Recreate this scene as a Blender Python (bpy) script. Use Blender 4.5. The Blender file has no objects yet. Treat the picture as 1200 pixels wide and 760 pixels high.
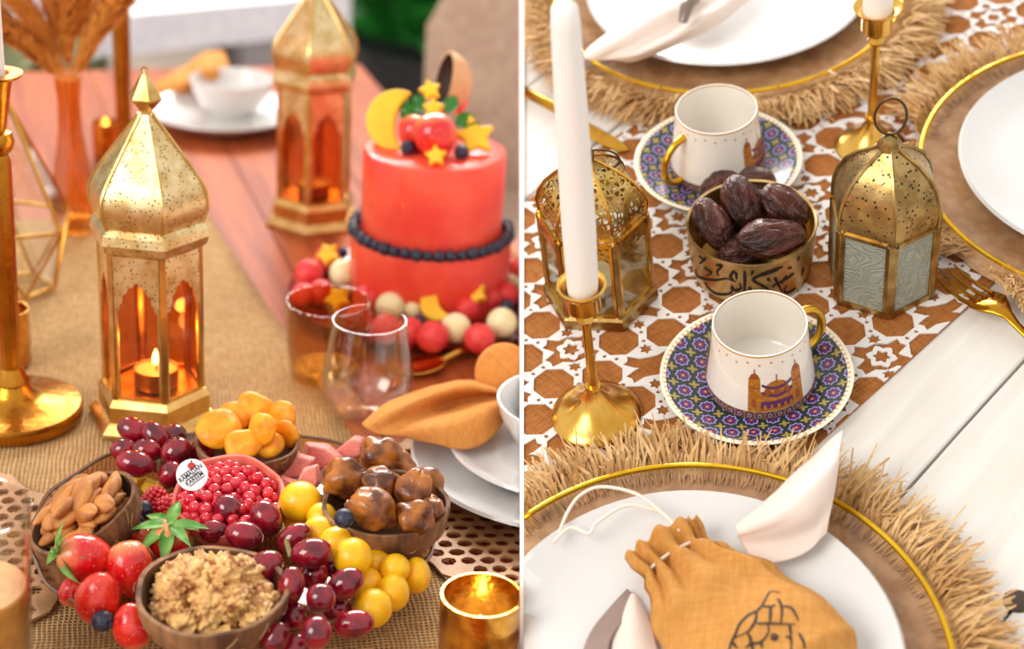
import bpy, bmesh, math, random
from mathutils import Matrix, Vector, noise
from mathutils.bvhtree import BVHTree
random.seed(11)
PI = math.pi
scene = bpy.context.scene
COL = scene.collection
# ---------------------------------------------------------------- camera
F = 1900.0                      # focal length in pixels of the 1200x760 frame
TZ = 0.75                       # height of the fruit table
HL, HR = 0.67, 0.92             # camera height above the two table planes
PL, PR = math.radians(23.8), math.radians(45)
CAM = Vector((0, 0, TZ + HL))
def rx(a): return Matrix.Rotation(a, 3, 'X')
def ry(a): return Matrix.Rotation(a, 3, 'Y')
MC = rx(PI/2 - PL) @ ry(-math.atan(295/F))
cam = bpy.data.cameras.new('camera'); camo = bpy.data.objects.new('camera', cam)
COL.objects.link(camo)
camo.matrix_world = Matrix.Translation(CAM) @ MC.to_4x4()
cam.sensor_fit = 'HORIZONTAL'; cam.sensor_width = 36.0
cam.lens = F/1200*36.0
cam.clip_start = 0.02
cam.dof.use_dof = True; cam.dof.focus_distance = 1.20; cam.dof.aperture_fstop = 4.0
scene.camera = camo
# ---------------------------------------------------------------- light
vs = scene.view_settings
vs.view_transform = 'Standard'; vs.look = 'None'; vs.gamma = 1.0; vs.use_curve_mapping = False
vs.exposure = 0.20
w = bpy.data.worlds.new('sky'); scene.world = w; w.use_nodes = True
bg = w.node_tree.nodes['Background']
bg.inputs[0].default_value = (1.0, 0.965, 0.92, 1); bg.inputs[1].default_value = 0.85
def area(name, loc, target, size, power, col):
    l = bpy.data.lights.new(name, 'AREA'); l.energy = power; l.color = col
    l.shape = 'RECTANGLE'; l.size = size[0]; l.size_y = size[1]
    o = bpy.data.objects.new(name, l); COL.objects.link(o); o.location = loc
    o.rotation_euler = (Vector(target)-Vector(loc)).to_track_quat('-Z', 'Y').to_euler()
    return o
# daylight from the windows of the room: one behind the photographer's left shoulder, one beyond the plants at the back
area('window_left_offscreen', (-2.9, -0.9, 2.9), (0.0, 1.3, .75), (2.0, 1.9), 96, (1.0, .95, .88))
area('window_back_offscreen', (0.2, 5.3, 3.1), (0.1, 1.2, .75), (3.4, 2.2), 400, (1.0, .97, .92))
# ---------------------------------------------------------------- frames
Q = MC @ ry(-math.atan(307/F))
RR = Q @ rx(PI/2 - PR).transposed()                     # axes of the sloping table
MR = Matrix.Translation(CAM - RR @ Vector((0, 0, HR))) @ RR.to_4x4()
ML = Matrix.Translation((0, 0, TZ))
MRI = MR.inverted()
def ray(px, py): return MC @ Vector(((px-600)/F, -(py-380)/F, -1.0))
def Lp(px, py, z=0.0):
    d = ray(px, py); t = (z - HL)/d.z; return Vector((d.x*t, d.y*t, z))
def Rp(px, py, z=0.0):
    d = RR.transposed() @ ray(px, py); t = (z - HR)/d.z; return Vector((d.x*t, d.y*t, z))
def projw(P):
    c = MC.transposed() @ (P - CAM); return 600 - F*c.x/c.z, 380 + F*c.y/c.z, -c.z
def hgt(fr, px, py, y2):
    M, P = (ML, Lp(px, py)) if fr == 'L' else (MR, Rp(px, py))
    lo, hi = 0.0, .6
    for _ in range(30):
        m = (lo+hi)/2
        if projw(M @ (P + Vector((0, 0, m))))[1] > y2: lo = m
        else: hi = m
    return lo
def Pt(fr, px, py, z=0.0): return Lp(px, py, z) if fr == 'L' else Rp(px, py, z)
def FM(fr): return ML if fr == 'L' else MR
def mm(fr, px, py, z=0.0): return projw(FM(fr) @ Pt(fr, px, py, z))[2]/F     # metres per pixel there
def at(fr, px, py, z=0.0, rz=0.0): return FM(fr) @ Matrix.Translation(Pt(fr, px, py, z)) @ Matrix.Rotation(rz, 4, 'Z')
# ---------------------------------------------------------------- geometry
class G:
    def __init__(s): s.v = []; s.f = []
    def add(s, v, f):
        n = len(s.v); s.v += [tuple(p) for p in v]; s.f += [tuple(i+n for i in q) for q in f]; return s
    def merge(s, g, M=None):
        return s.add([M @ Vector(p) for p in g.v] if M else g.v, g.f)
    def box(s, c, d, M=None):
        v = [Vector((c[0]+x*d[0]/2, c[1]+y*d[1]/2, c[2]+z*d[2]/2)) for x in (-1, 1) for y in (-1, 1) for z in (-1, 1)]
        if M: v = [M @ p for p in v]
        return s.add(v, [(0,1,3,2),(4,6,7,5),(0,4,5,1),(2,3,7,6),(0,2,6,4),(1,5,7,3)])
    def bar(s, a, b, wd, th=None, up=(0, 0, 1)):
        a, b = Vector(a), Vector(b); th = th or wd; t = (b-a); L = t.length; t.normalize()
        u = Vector(up); u = (u - t*u.dot(t))
        if u.length < 1e-4: u = Vector((1, 0, 0)) - t*t.x
        u.normalize(); r = t.cross(u)
        M = Matrix((r, u, t)).transposed().to_4x4(); M.translation = (a+b)/2
        return s.box((0, 0, 0), (wd, th, L), M)
    def lathe(s, prof, n=32, a0=0.0, M=None, rf=None, close=False):
        rings = []; V = []
        for k, (r, z) in enumerate(prof):
            if abs(r) < 1e-6: rings.append([len(V)]); V.append(Vector((0, 0, z)))
            else:
                rings.append(list(range(len(V), len(V)+n)))
                for i in range(n):
                    a = a0 + 2*PI*i/n; q = r*(rf(a, k) if rf else 1)
                    V.append(Vector((q*math.cos(a), q*math.sin(a), z)))
        Fc = []
        idx = list(range(len(rings)-1)) + ([len(rings)-1] if close else [])
        for k in idx:
            A, B = rings[k], rings[(k+1) % len(rings)]
            for i in range(n):
                j = (i+1) % n
                if len(A) == 1 and len(B) == 1: continue
                if len(A) == 1: Fc.append((A[0], B[j], B[i]))
                elif len(B) == 1: Fc.append((A[i], A[j], B[0]))
                else: Fc.append((A[i], A[j], B[j], B[i]))
        if M: V = [M @ p for p in V]
        return s.add(V, Fc)
    def tube(s, pts, r, n=8, closed=False):
        pts = [Vector(p) for p in pts]; m = len(pts); V = []; Fc = []
        prev = None
        for i, p in enumerate(pts):
            if closed: t = pts[(i+1) % m] - pts[i-1]
            else: t = pts[min(i+1, m-1)] - pts[max(i-1, 0)]
            t.normalize()
            u = prev if prev is not None else (Vector((0, 0, 1)) if abs(t.z) < .9 else Vector((1, 0, 0)))
            u = (u - t*u.dot(t)).normalized(); prev = u; b = t.cross(u)
            rr = r[i] if isinstance(r, (list, tuple)) else r
            V += [p + (u*math.cos(2*PI*k/n) + b*math.sin(2*PI*k/n))*rr for k in range(n)]
        for i in range(m if closed else m-1):
            for k in range(n):
                a, c = i*n+k, i*n+(k+1) % n; d, e = ((i+1) % m)*n+k, ((i+1) % m)*n+(k+1) % n
                Fc.append((a, c, e, d))
        if not closed: Fc += [tuple(range(n))[::-1], tuple((m-1)*n+k for k in range(n))]
        return s.add(V, Fc)
    def prism(s, poly, th, M=None):
        n = len(poly); V = [Vector((x, y, z)) for z in (-th/2, th/2) for x, y in poly]
        Fc = [tuple(range(n))[::-1], tuple(range(n, 2*n))] + [(i, (i+1) % n, n+(i+1) % n, n+i) for i in range(n)]
        if M: V = [M @ p for p in V]
        return s.add(V, Fc)
    def ell(s, d, n=16, m=10, M=None, fn=None):
        V = [Vector((0, 0, -1))]; Fc = []
        for j in range(1, m):
            t = PI*j/m
            for i in range(n): V.append(Vector((math.sin(t)*math.cos(2*PI*i/n), math.sin(t)*math.sin(2*PI*i/n), -math.cos(t))))
        V.append(Vector((0, 0, 1)))
        for i in range(n):
            Fc.append((0, 1+(i+1) % n, 1+i)); Fc.append((len(V)-1, 1+(m-2)*n+i, 1+(m-2)*n+(i+1) % n))
            for j in range(m-2):
                a = 1+j*n; Fc.append((a+i, a+(i+1) % n, a+n+(i+1) % n, a+n+i))
        if fn: V = [fn(p) for p in V]
        V = [Vector((p.x*d[0], p.y*d[1], p.z*d[2])) for p in V]
        if M: V = [M @ p for p in V]
        return s.add(V, Fc)
    def mesh(s, name, smooth=40):
        me = bpy.data.meshes.new(name); me.from_pydata(s.v, [], s.f); me.update()
        if smooth:
            me.polygons.foreach_set('use_smooth', [True]*len(me.polygons))
            if smooth < 180: me.set_sharp_from_angle(angle=math.radians(smooth))
        return me
CUT = []                                                # meshes that meet the divider board: (object, side)
side_now = [None]
def ob(name, g, mat, parent=None, mtx=None, smooth=40, label=None):
    me = g if isinstance(g, bpy.types.Mesh) else g.mesh(name, smooth)
    if mat is not None and not me.materials: me.materials.append(mat)
    o = bpy.data.objects.new(name, me); COL.objects.link(o)
    if parent: o.parent = parent
    if mtx: o.matrix_local = mtx
    if label: o['label'] = label
    if side_now[0]: CUT.append((o, side_now[0]))
    return o
def tag(o, label, cat, group=None):
    o['label'] = label; o['category'] = cat
    if group: o['group'] = group
    return o
def thing(name, label, cat, mtx, group=None):
    o = bpy.data.objects.new(name, None); COL.objects.link(o); o.matrix_world = mtx
    o.empty_display_size = .02
    return tag(o, label, cat, group)
def one(name, g, mat, label, cat, mtx, group=None, smooth=40):
    return tag(ob(name, g, mat, None, mtx, smooth), label, cat, group)
def struct(name, g, mat, mtx=None):
    o = ob(name, g, mat, None, mtx, 0); o['kind'] = 'structure'; return o
def dup(root, mtx, label=None, group=None):
    r = root.copy(); COL.objects.link(r); r.matrix_world = mtx
    if side_now[0] and r.type == 'MESH': CUT.append((r, side_now[0]))
    if label: r['label'] = label
    if group: r['group'] = group
    for ch in root.children:
        c = ch.copy(); COL.objects.link(c); c.parent = r; c.matrix_local = ch.matrix_local
        if side_now[0]: CUT.append((c, side_now[0]))
        for g in ch.children:
            d = g.copy(); COL.objects.link(d); d.parent = c; d.matrix_local = g.matrix_local
            if side_now[0]: CUT.append((d, side_now[0]))
    return r
# ---------------------------------------------------------------- materials
def S(h):
    c = [int(h[i:i+2], 16)/255 for i in (0, 2, 4)]
    return tuple(x/12.92 if x <= .04045 else ((x+.055)/1.055)**2.4 for x in c) + (1.0,)
class E:                                                # tiny expression -> math nodes
    nt = None
    def __init__(s, k): s.k = k
    @staticmethod
    def m(op, *a):
        n = E.nt.nodes.new('ShaderNodeMath'); n.operation = op
        for i, x in enumerate(a):
            x = x.k if isinstance(x, E) else x
            if isinstance(x, (int, float)): n.inputs[i].default_value = x
            else: E.nt.links.new(x, n.inputs[i])
        return E(n.outputs[0])
    def __add__(s, o): return E.m('ADD', s, o)
    def __radd__(s, o): return E.m('ADD', o, s)
    def __sub__(s, o): return E.m('SUBTRACT', s, o)
    def __rsub__(s, o): return E.m('SUBTRACT', o, s)
    def __mul__(s, o): return E.m('MULTIPLY', s, o)
    def __rmul__(s, o): return E.m('MULTIPLY', o, s)
    def __truediv__(s, o): return E.m('DIVIDE', s, o)
    def lt(s, o): return E.m('LESS_THAN', s, o)
    def gt(s, o): return E.m('GREATER_THAN', s, o)
def newmat(name):
    m = bpy.data.materials.new(name); m.use_nodes = True; nt = m.node_tree
    return m, nt, nt.nodes['Principled BSDF'], nt.nodes['Material Output']
def coords(nt, kind='Object'):
    t = nt.nodes.new('ShaderNodeTexCoord'); return t.outputs[kind]
def mixc(nt, fac, a, b):
    n = nt.nodes.new('ShaderNodeMix'); n.data_type = 'RGBA'
    for i, x in ((0, fac), (6, a), (7, b)):
        x = x.k if isinstance(x, E) else x
        if isinstance(x, (tuple, float, int)): n.inputs[i].default_value = x
        else: nt.links.new(x, n.inputs[i])
    return n.outputs[2]
def noise_tex(nt, vec, scale, detail=3, rough=.55, dist=0):
    n = nt.nodes.new('ShaderNodeTexNoise'); n.inputs['Scale'].default_value = scale
    n.inputs['Detail'].default_value = detail; n.inputs['Roughness'].default_value = rough; n.inputs['Distortion'].default_value = dist
    nt.links.new(vec, n.inputs['Vector']); return n.outputs['Fac']
def scaled(nt, vec, sc):
    n = nt.nodes.new('ShaderNodeMapping'); n.inputs['Scale'].default_value = sc; nt.links.new(vec, n.inputs['Vector']); return n.outputs[0]
def ramp(nt, fac, lo, hi):
    n = nt.nodes.new('ShaderNodeMapRange'); n.inputs[1].default_value = lo; n.inputs[2].default_value = hi; nt.links.new(fac, n.inputs[0]); return n.outputs[0]
def bump(nt, h, p, strength=.3, dist=.001):
    n = nt.nodes.new('ShaderNodeBump'); n.inputs['Strength'].default_value = strength; n.inputs['Distance'].default_value = dist
    nt.links.new(h.k if isinstance(h, E) else h, n.inputs['Height'])
    prev = p.inputs['Normal'].links
    if prev: nt.links.new(prev[0].from_socket, n.inputs['Normal'])
    nt.links.new(n.outputs[0], p.inputs['Normal'])
def setp(p, **k):
    names = dict(rough='Roughness', metal='Metallic', trans='Transmission Weight', ior='IOR', coat='Coat Weight', sss='Subsurface Weight', spec='Specular IOR Level', sheen='Sheen Weight', alpha='Alpha')
    for a, b in k.items(): p.inputs[names[a]].default_value = b
def mat(name, c, c2=None, scale=40, rough=.5, metal=0, bumps=0, bscale=None, bdist=.001, stretch=None, coat=0, sss=0, sssr=(1, .3, .2), lo=.35, hi=.65, detail=3, sheen=0, per=False, dist=0):
    m, nt, p, out = newmat(name)
    setp(p, rough=rough, metal=metal, coat=coat, sss=sss, sheen=sheen)
    if sss: p.inputs['Subsurface Radius'].default_value = sssr; p.inputs['Subsurface Scale'].default_value = .006
    p.inputs['Base Color'].default_value = S(c)
    vec = coords(nt)
    if stretch: vec = scaled(nt, vec, stretch)
    if per:                                             # every copy gets its own grain
        oi = nt.nodes.new('ShaderNodeObjectInfo'); a = nt.nodes.new('ShaderNodeVectorMath'); a.operation = 'ADD'
        mu = nt.nodes.new('ShaderNodeMath'); mu.operation = 'MULTIPLY'; mu.inputs[1].default_value = 37.0
        nt.links.new(oi.outputs['Random'], mu.inputs[0]); nt.links.new(vec, a.inputs[0]); nt.links.new(mu.outputs[0], a.inputs[1]); vec = a.outputs[0]
    if c2:
        f = noise_tex(nt, vec, scale, detail, .55, dist)
        nt.links.new(mixc(nt, ramp(nt, f, lo, hi), S(c), S(c2)), p.inputs['Base Color'])
    if bumps: bump(nt, noise_tex(nt, vec, bscale or scale, 4), p, bumps, bdist)
    return m
def emis(name, c, s):
    m, nt, p, out = newmat(name); p.inputs['Base Color'].default_value = S(c)
    p.inputs['Emission Color'].default_value = S(c); p.inputs['Emission Strength'].default_value = s; return m
def thin_glass(name, tint, gloss=.06, rough=.03, edge=.5, bscale=0, bstr=.4, dark=None):
    m, nt, p, out = newmat(name); nt.nodes.remove(p)
    tr = nt.nodes.new('ShaderNodeBsdfTransparent'); tr.inputs[0].default_value = S(tint)
    gl = nt.nodes.new('ShaderNodeBsdfGlossy'); gl.inputs['Roughness'].default_value = rough
    lw = nt.nodes.new('ShaderNodeLayerWeight'); lw.inputs[0].default_value = edge
    mr = nt.nodes.new('ShaderNodeMapRange'); mr.inputs[3].default_value = gloss; mr.inputs[4].default_value = .85
    pw = nt.nodes.new('ShaderNodeMath'); pw.operation = 'POWER'; pw.inputs[1].default_value = 3
    nt.links.new(lw.outputs['Facing'], pw.inputs[0]); nt.links.new(pw.outputs[0], mr.inputs[0])
    mx = nt.nodes.new('ShaderNodeMixShader'); nt.links.new(mr.outputs[0], mx.inputs[0])
    nt.links.new(tr.outputs[0], mx.inputs[1]); nt.links.new(gl.outputs[0], mx.inputs[2]); nt.links.new(mx.outputs[0], out.inputs[0])
    if bscale:
        b = nt.nodes.new('ShaderNodeBump'); b.inputs['Strength'].default_value = bstr; b.inputs['Distance'].default_value = .002
        nt.links.new(noise_tex(nt, coords(nt), bscale, 2), b.inputs['Height'])
        nt.links.new(b.outputs[0], gl.inputs['Normal']); nt.links.new(b.outputs[0], lw.inputs['Normal'])
    return m
def dotted_metal(name, c, c2, hole, scale, size, rough=.3):
    m, nt, p, out = newmat(name); setp(p, rough=rough, metal=1); vec = coords(nt)
    f = noise_tex(nt, vec, 60)
    v = nt.nodes.new('ShaderNodeTexVoronoi'); v.inputs['Scale'].default_value = scale; nt.links.new(vec, v.inputs['Vector'])
    E.nt = nt; d = E(v.outputs['Distance']).lt(size)
    base = mixc(nt, ramp(nt, f, .35, .65), S(c), S(c2))
    nt.links.new(mixc(nt, d, base, S(hole)), p.inputs['Base Color'])
    nt.links.new((1-d).k, p.inputs['Metallic'])
    n2 = noise_tex(nt, vec, 500, 2); bump(nt, n2, p, .25, .0006); bump(nt, 1-d, p, .6, .0006)
    return m
def weave(name, c, c2, pitch, rough=.9, ang=0.0, strength=.8, gaps=None):
    m, nt, p, out = newmat(name); setp(p, rough=rough, spec=.2); E.nt = nt
    mp = nt.nodes.new('ShaderNodeMapping'); mp.inputs['Rotation'].default_value = (0, 0, ang); nt.links.new(coords(nt), mp.inputs['Vector'])
    nz = nt.nodes.new('ShaderNodeTexNoise'); nz.inputs['Scale'].default_value = 25; nt.links.new(mp.outputs[0], nz.inputs['Vector'])
    sp = nt.nodes.new('ShaderNodeSeparateXYZ'); nt.links.new(mp.outputs[0], sp.inputs[0])
    wob = E(nz.outputs['Fac'])*(pitch*1.4)
    k = 2*PI/pitch
    a = E.m('SINE', (E(sp.outputs[0])+wob)*k); b = E.m('SINE', (E(sp.outputs[1])+wob)*k)
    h = E.m('MAXIMUM', a, b)
    f = noise_tex(nt, scaled(nt, mp.outputs[0], (1, 8, 1)), 60, 3); g = noise_tex(nt, scaled(nt, mp.outputs[0], (8, 1, 1)), 60, 3)
    fg = (E(f)+E(g))*.5
    col = mixc(nt, ramp(nt, fg.k, .38, .62), S(c), S(c2))
    if gaps: nt.links.new((1-h.lt(gaps)).k, p.inputs['Alpha'])     # open mesh: the table shows between the threads
    nt.links.new(col, p.inputs['Base Color']); bump(nt, h, p, strength, pitch*.35)
    return m
GOLD = mat('polished_gold', 'e9b95c', 'd09a3e', 30, .2, 1)
GOLD_OLD = mat('aged_brass', 'c4a468', '8e7240', 60, .32, 1, .25, 200, .0005)
BRASS_PALE = mat('pale_brass', 'e8c888', 'c89f58', 40, .3, 1, .2, 300, .0004)
BRASS_DOT = dotted_metal('pierced_pale_brass', 'f4deac', 'd8b272', '4a3210', 290, .22, .36)
BRASS_DOT2 = dotted_metal('pierced_aged_brass', 'c8aa70', '947648', '2b2010', 230, .25, .36)
CANDLE_GOLD = mat('hammered_candlestick_gold', 'c98a2e', 'a86a22', 25, .26, 1, .5, 120, .0012)
GOLD_LEAF = mat('mercury_gold_glass', 'e8ac3a', 'b87715', 90, .18, 1, .6, 160, .001, coat=.6)
WAX = mat('white_wax', 'fbf6f2', None, 40, .45, 0, sss=.3, sssr=(1, .8, .6))
WHITE_CER = mat('white_ceramic', 'dedcdb', 'd8d6d4', 8, .22, 0, coat=.3)
IVORY = mat('ivory_porcelain', 'efe9e0', None, 8, .15, 0, coat=.5)
AMBER_PANE = thin_glass('amber_pane', 'f2cca0', .05, .05, .4)
AMBER_GLASS = thin_glass('amber_glass', 'f5deb0', .08, .08, .35, 130, .8)
AMBER_VASE = thin_glass('amber_vase_glass', 'f8dca8', .08, .06, .35)
CLEAR = thin_glass('clear_glass', 'fdfdfc', .07, .02, .5)
CHARGER = thin_glass('charger_glass', 'f6f2ee', .03, .05, .22)
PANE_CLEAR = thin_glass('lantern_clear_pane', 'e8e6dc', .14, .06, .3)
PANE_RIP = None
RED_FLESH = mat('watermelon_flesh', 'f65a3a', 'ea4034', 18, .38, 0, .2, 220, .0008, sss=.05, coat=.25)
BLUEB = mat('blueberry_skin', '191a28', '363a54', 2.2, .42, 0)
# ================================================================ setting
FLOOR = mat('stone_floor', 'a8988c', '97877a', 3, .55)
WALLM = mat('grey_green_plaster', '707a70', '667066', 4, .85)
struct('floor', G().box((0, 3, -.02), (9, 12, .04)), FLOOR)
struct('wall_back', G().box((0, 5.6, 1.5), (9, .1, 3.0)), WALLM)
# white board between the level fruit table and the sloping white table
DIV = mat('white_board', 'ffffff', None, 5, .5)
a = [MR @ Rp(609.2, 800, .004), MR @ Rp(613.8, 800, .004), MR @ Rp(613.8, -60, .004), MR @ Rp(609.2, -60, .004)]
def drop(p, px):                                          # straight down inside the board's own face
    n = (MC @ Vector((F, 0, (px-600)))).normalized(); d = Vector((0, 0, -1)); d = d - n*d.dot(n)
    return p + d*((p.z-.70)/-d.z)
b = [drop(p, q) for p, q in zip(a, (609.2, 613.8, 613.8, 609.2))]
struct('trim_1', G().add(a+b, [(0,1,2,3),(7,6,5,4),(0,4,5,1),(1,5,6,2),(2,6,7,3),(3,7,4,0)]), DIV)
# ---------------------------------------------------------------- fruit table
side_now[0] = 'L'
TW = mat('varnished_wood', 'b45c30', '8e4022', 14, .42, 0, stretch=(3, .25, 1), coat=.03)
TW.node_tree.nodes['Principled BSDF'].inputs['Specular IOR Level'].default_value = .12
TA = math.radians(10.4)
MT = ML @ Matrix.Translation((.36, 1.45, 0)) @ Matrix.Rotation(TA, 4, 'Z')
t = thing('dining_table', 'varnished reddish brown wooden table under the burlap runner', 'table', Matrix.Translation((MT.translation.x, MT.translation.y, 0)) @ Matrix.Rotation(TA, 4, 'Z'))
g = G()
pl = [(-.98, -.85), (0, -.85), (0, 1.12), (-.98, 1.12)]
n = 7
for i in range(n):
    x0 = -.98+.98*i/n; x1 = x0+.98/n-.0015
    ob('plank', G().box(((x0+x1)/2, .135, TZ-.0175), (x1-x0, 1.97, .035)), TW, t, smooth=0)
ob('apron', G().box((-.49, .135, TZ-.075), (.84, 1.8, .07)), TW, t, smooth=0)
for x, y in ((-.9, -.75), (-.08, 1.02), (-.9, 1.02)):
    ob('leg', G().box((x, y, (TZ-.04)/2), (.07, .07, TZ-.042)), TW, t, smooth=0)
# burlap runner with a soft sag-free weave
BUR = weave('burlap', 'dcb684', 'c0925c', .0036, ang=.2, gaps=-.45)
rl = Matrix.Translation((.040, 1.43, 0)) @ Matrix.Rotation(math.radians(14), 4, 'Z')
g = G(); nx, ny = 24, 90
for j in range(ny+1):
    for i in range(nx+1):
        x = -.46+.46*i/nx; y = -.62+1.06*j/ny
        z = .0030+.0012*noise.noise((x*9, y*7, 3))
        g.v.append((x, y, z))
for j in range(ny):
    for i in range(nx):
        q = j*(nx+1)+i; g.f.append((q, q+1, q+nx+2, q+nx+1))
r = one('table_runner', g, BUR, 'coarse tan burlap runner lying along the wooden table', 'table runner', ML @ rl, smooth=180)
so = r.modifiers.new('s', 'SOLIDIFY'); so.thickness = .0018; so.offset = -1
RZ = .0046                                                # top of the runner
# bronze laser-cut placemats
BRONZE = mat('bronze_vinyl', 'b88c62', '94683f', 30, .5, .15, .3, 300, .0005)
def curve_mesh(name, outer, holes, th):
    cu = bpy.data.curves.new(name, 'CURVE'); cu.dimensions = '2D'; cu.fill_mode = 'BOTH'; cu.extrude = th/2
    for poly in [outer]+holes:
        s = cu.splines.new('POLY'); s.points.add(len(poly)-1); s.use_cyclic_u = True
        for p, q in zip(s.points, poly): p.co = (q[0], q[1], 0, 1)
    o = bpy.data.objects.new(name, cu); COL.objects.link(o)
    me = bpy.data.meshes.new_from_object(o.evaluated_get(bpy.context.evaluated_depsgraph_get()))
    bpy.data.objects.remove(o); bpy.data.curves.remove(cu); me.name = name
    return me
def mat_holes(R, c=.0150):
    hs = []; rnd = random.Random(5); j = 0; y = -R
    while y < R:
        x = -R + (c/2 if j % 2 else 0)
        while x < R:
            d = math.hypot(x, y)
            if d < R-.010 and not (R*.30 < d < R*.34):
                rr = c*.44; a0 = rnd.random(); sx = .88+.12*rnd.random()
                k = 7
                hs.append([(x+rr*sx*(.86+.22*rnd.random())*math.cos(a0+2*PI*i/k), y+rr*.84*(.86+.22*rnd.random())*math.sin(a0+2*PI*i/k)) for i in range(k)])
            x += c
        y += c*.84; j += 1
    return hs
R = .165
outer = [((R+.004*math.sin(i*1.7))*math.cos(2*PI*i/72), (R+.004*math.sin(i*1.7))*math.sin(2*PI*i/72)) for i in range(72)]
mm_mat = curve_mesh('placemat', outer, mat_holes(R), .0022)
one('placemat', mm_mat, BRONZE, 'bronze openwork placemat under the two stacked white plates', 'placemat', at('L', 668, 578, RZ+.0016))
mm_mat2 = mm_mat.copy()
one('placemat', mm_mat2, BRONZE, 'bronze openwork placemat under the glass of amber drink', 'placemat', at('L', -187, 665, RZ+.0016, 1.0))
side_now[0] = None
# ---------------------------------------------------------------- room beyond the table (out of focus)
def chair(name, label, mt, M, arms=False, wid=.5, bh=.86):
    t = thing(name, label, 'chair', M)
    W = wid/2
    g = G()
    for k in range(2): g.prism([(-W, -.24), (W, -.24), (W, .22), (W*.7, .26), (-W*.7, .26), (-W, .22)], .05, Matrix.Translation((0, 0, .42+.05*k)))
    ob('seat', g, mt, t)
    pr = [(-W, .44), (W, .44), (W, bh-.1), (W*.86, bh-.03), (W*.6, bh), (-W*.6, bh), (-W*.86, bh-.03), (-W, bh-.1)]
    ob('backrest', G().prism(pr, .07, Matrix.Translation((0, .26, 0)) @ Matrix.Rotation(PI/2, 4, 'X')), mt, t)
    if arms:
        for s in (-1, 1): ob('armrest', G().box((s*(W+.04), 0, .38), (.08, .54, .50)), mt, t)
    for x in (-1, 1):
        for y in (-1, 1): ob('leg', G().bar((x*(W-.04), y*.2, .40), (x*(W-.02), y*.23, 0), .035), LEGM, t)
    return t
LEGM = mat('dark_chair_leg', '5a4636', None, 10, .5)
BEIGE = mat('beige_upholstery', 'c9b09c', 'b89c88', 60, .9)
WHITEF = mat('white_upholstery', 'eceaf2', 'dcdbe8', 30, .9)
chair('dining_chair', 'beige upholstered dining chair behind the watermelon cake', BEIGE, Matrix.Translation((.44, 2.45, 0)) @ Matrix.Rotation(-.35, 4, 'Z'), bh=.87)
chair('armchair', 'white upholstered armchair across the floor beyond the table', WHITEF, Matrix.Translation((-.24, 4.25, 0)) @ Matrix.Rotation(.5, 4, 'Z'), True, .62, .9)
LEAF = mat('houseplant_leaf', '4cb848', '2a9438', 12, .35, 0, per=True)
LEAF2 = mat('olive_leaf', '8a8a60', '6f744c', 12, .5, 0, per=True)
POT = mat('dark_pot', '23262a', '2c3034', 10, .5)
def leaf_mesh(L, Wd, curl=.2):
    g = G(); n = 7
    for i in range(n+1):
        u = i/n; wd = Wd*math.sin(PI*(u**.8))*.5+.0006; z = -curl*L*u*u
        g.v += [(-wd, L*u, z+wd*.3), (0, L*u, z), (wd, L*u, z+wd*.3)]
    for i in range(n):
        q = 3*i; g.f += [(q, q+1, q+4, q+3), (q+1, q+2, q+5, q+4)]
    n0 = len(g.v); g.v += [(x, y, z-.0012) for x, y, z in g.v[:n0]]; g.f += [tuple(i+n0 for i in f[::-1]) for f in g.f[:]]
    m_ = 3*n
    ring = [3*i for i in range(n+1)]+[m_+1]+[3*i+2 for i in range(n, -1, -1)]+[1]
    for i in range(len(ring)):
        a_, b_ = ring[i], ring[(i+1) % len(ring)]; g.f.append((a_, a_+n0, b_+n0, b_))
    return g
def plant(label, M, lm, nleaf, L, Wd, pr, ph, sd):
    rnd = random.Random(sd)
    t = thing('potted_plant', label, 'plant', M)
    ob('pot', G().lathe([(0, 0), (pr*.72, 0), (pr, ph), (pr*.9, ph), (pr*.88, ph-.03), (0, ph-.03)], 24), POT, t)
    me = leaf_mesh(L, Wd).mesh('leaf', 180); me.materials.append(lm)
    for i in range(nleaf):
        a = rnd.random()*2*PI; el = rnd.uniform(.2, 1.35); h = rnd.uniform(0, .28)
        Mx = Matrix.Translation((0, 0, ph-.03)) @ Matrix.Rotation(a, 4, 'Z') @ Matrix.Translation((0, rnd.uniform(.01, .1), h)) @ Matrix.Rotation(el, 4, 'X') @ Matrix.Rotation(rnd.uniform(-.5, .5), 4, 'Y') @ Matrix.Scale(rnd.uniform(.7, 1.15), 4)
        ob('leaf', me, lm, t, Mx)
    ob('stem', G().tube([(0, 0, ph-.05), (.01, .01, ph+.3)], .012), lm, t)
plant('leafy green houseplant in a dark pot on the floor', Matrix.Translation((.50, 4.75, 0)), LEAF, 90, .32, .15, .26, .25, 2)
plant('olive green houseplant in a dark pot behind the dried plumes', Matrix.Translation((-.44, 3.05, 0)), LEAF2, 70, .22, .10, .16, .3, 4)
# ================================================================ things on the fruit table
side_now[0] = 'L'
RED_POM = mat('pomegranate_rind', 'd9584a', 'e8927c', 40, .45, 0, sss=.1)
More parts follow.
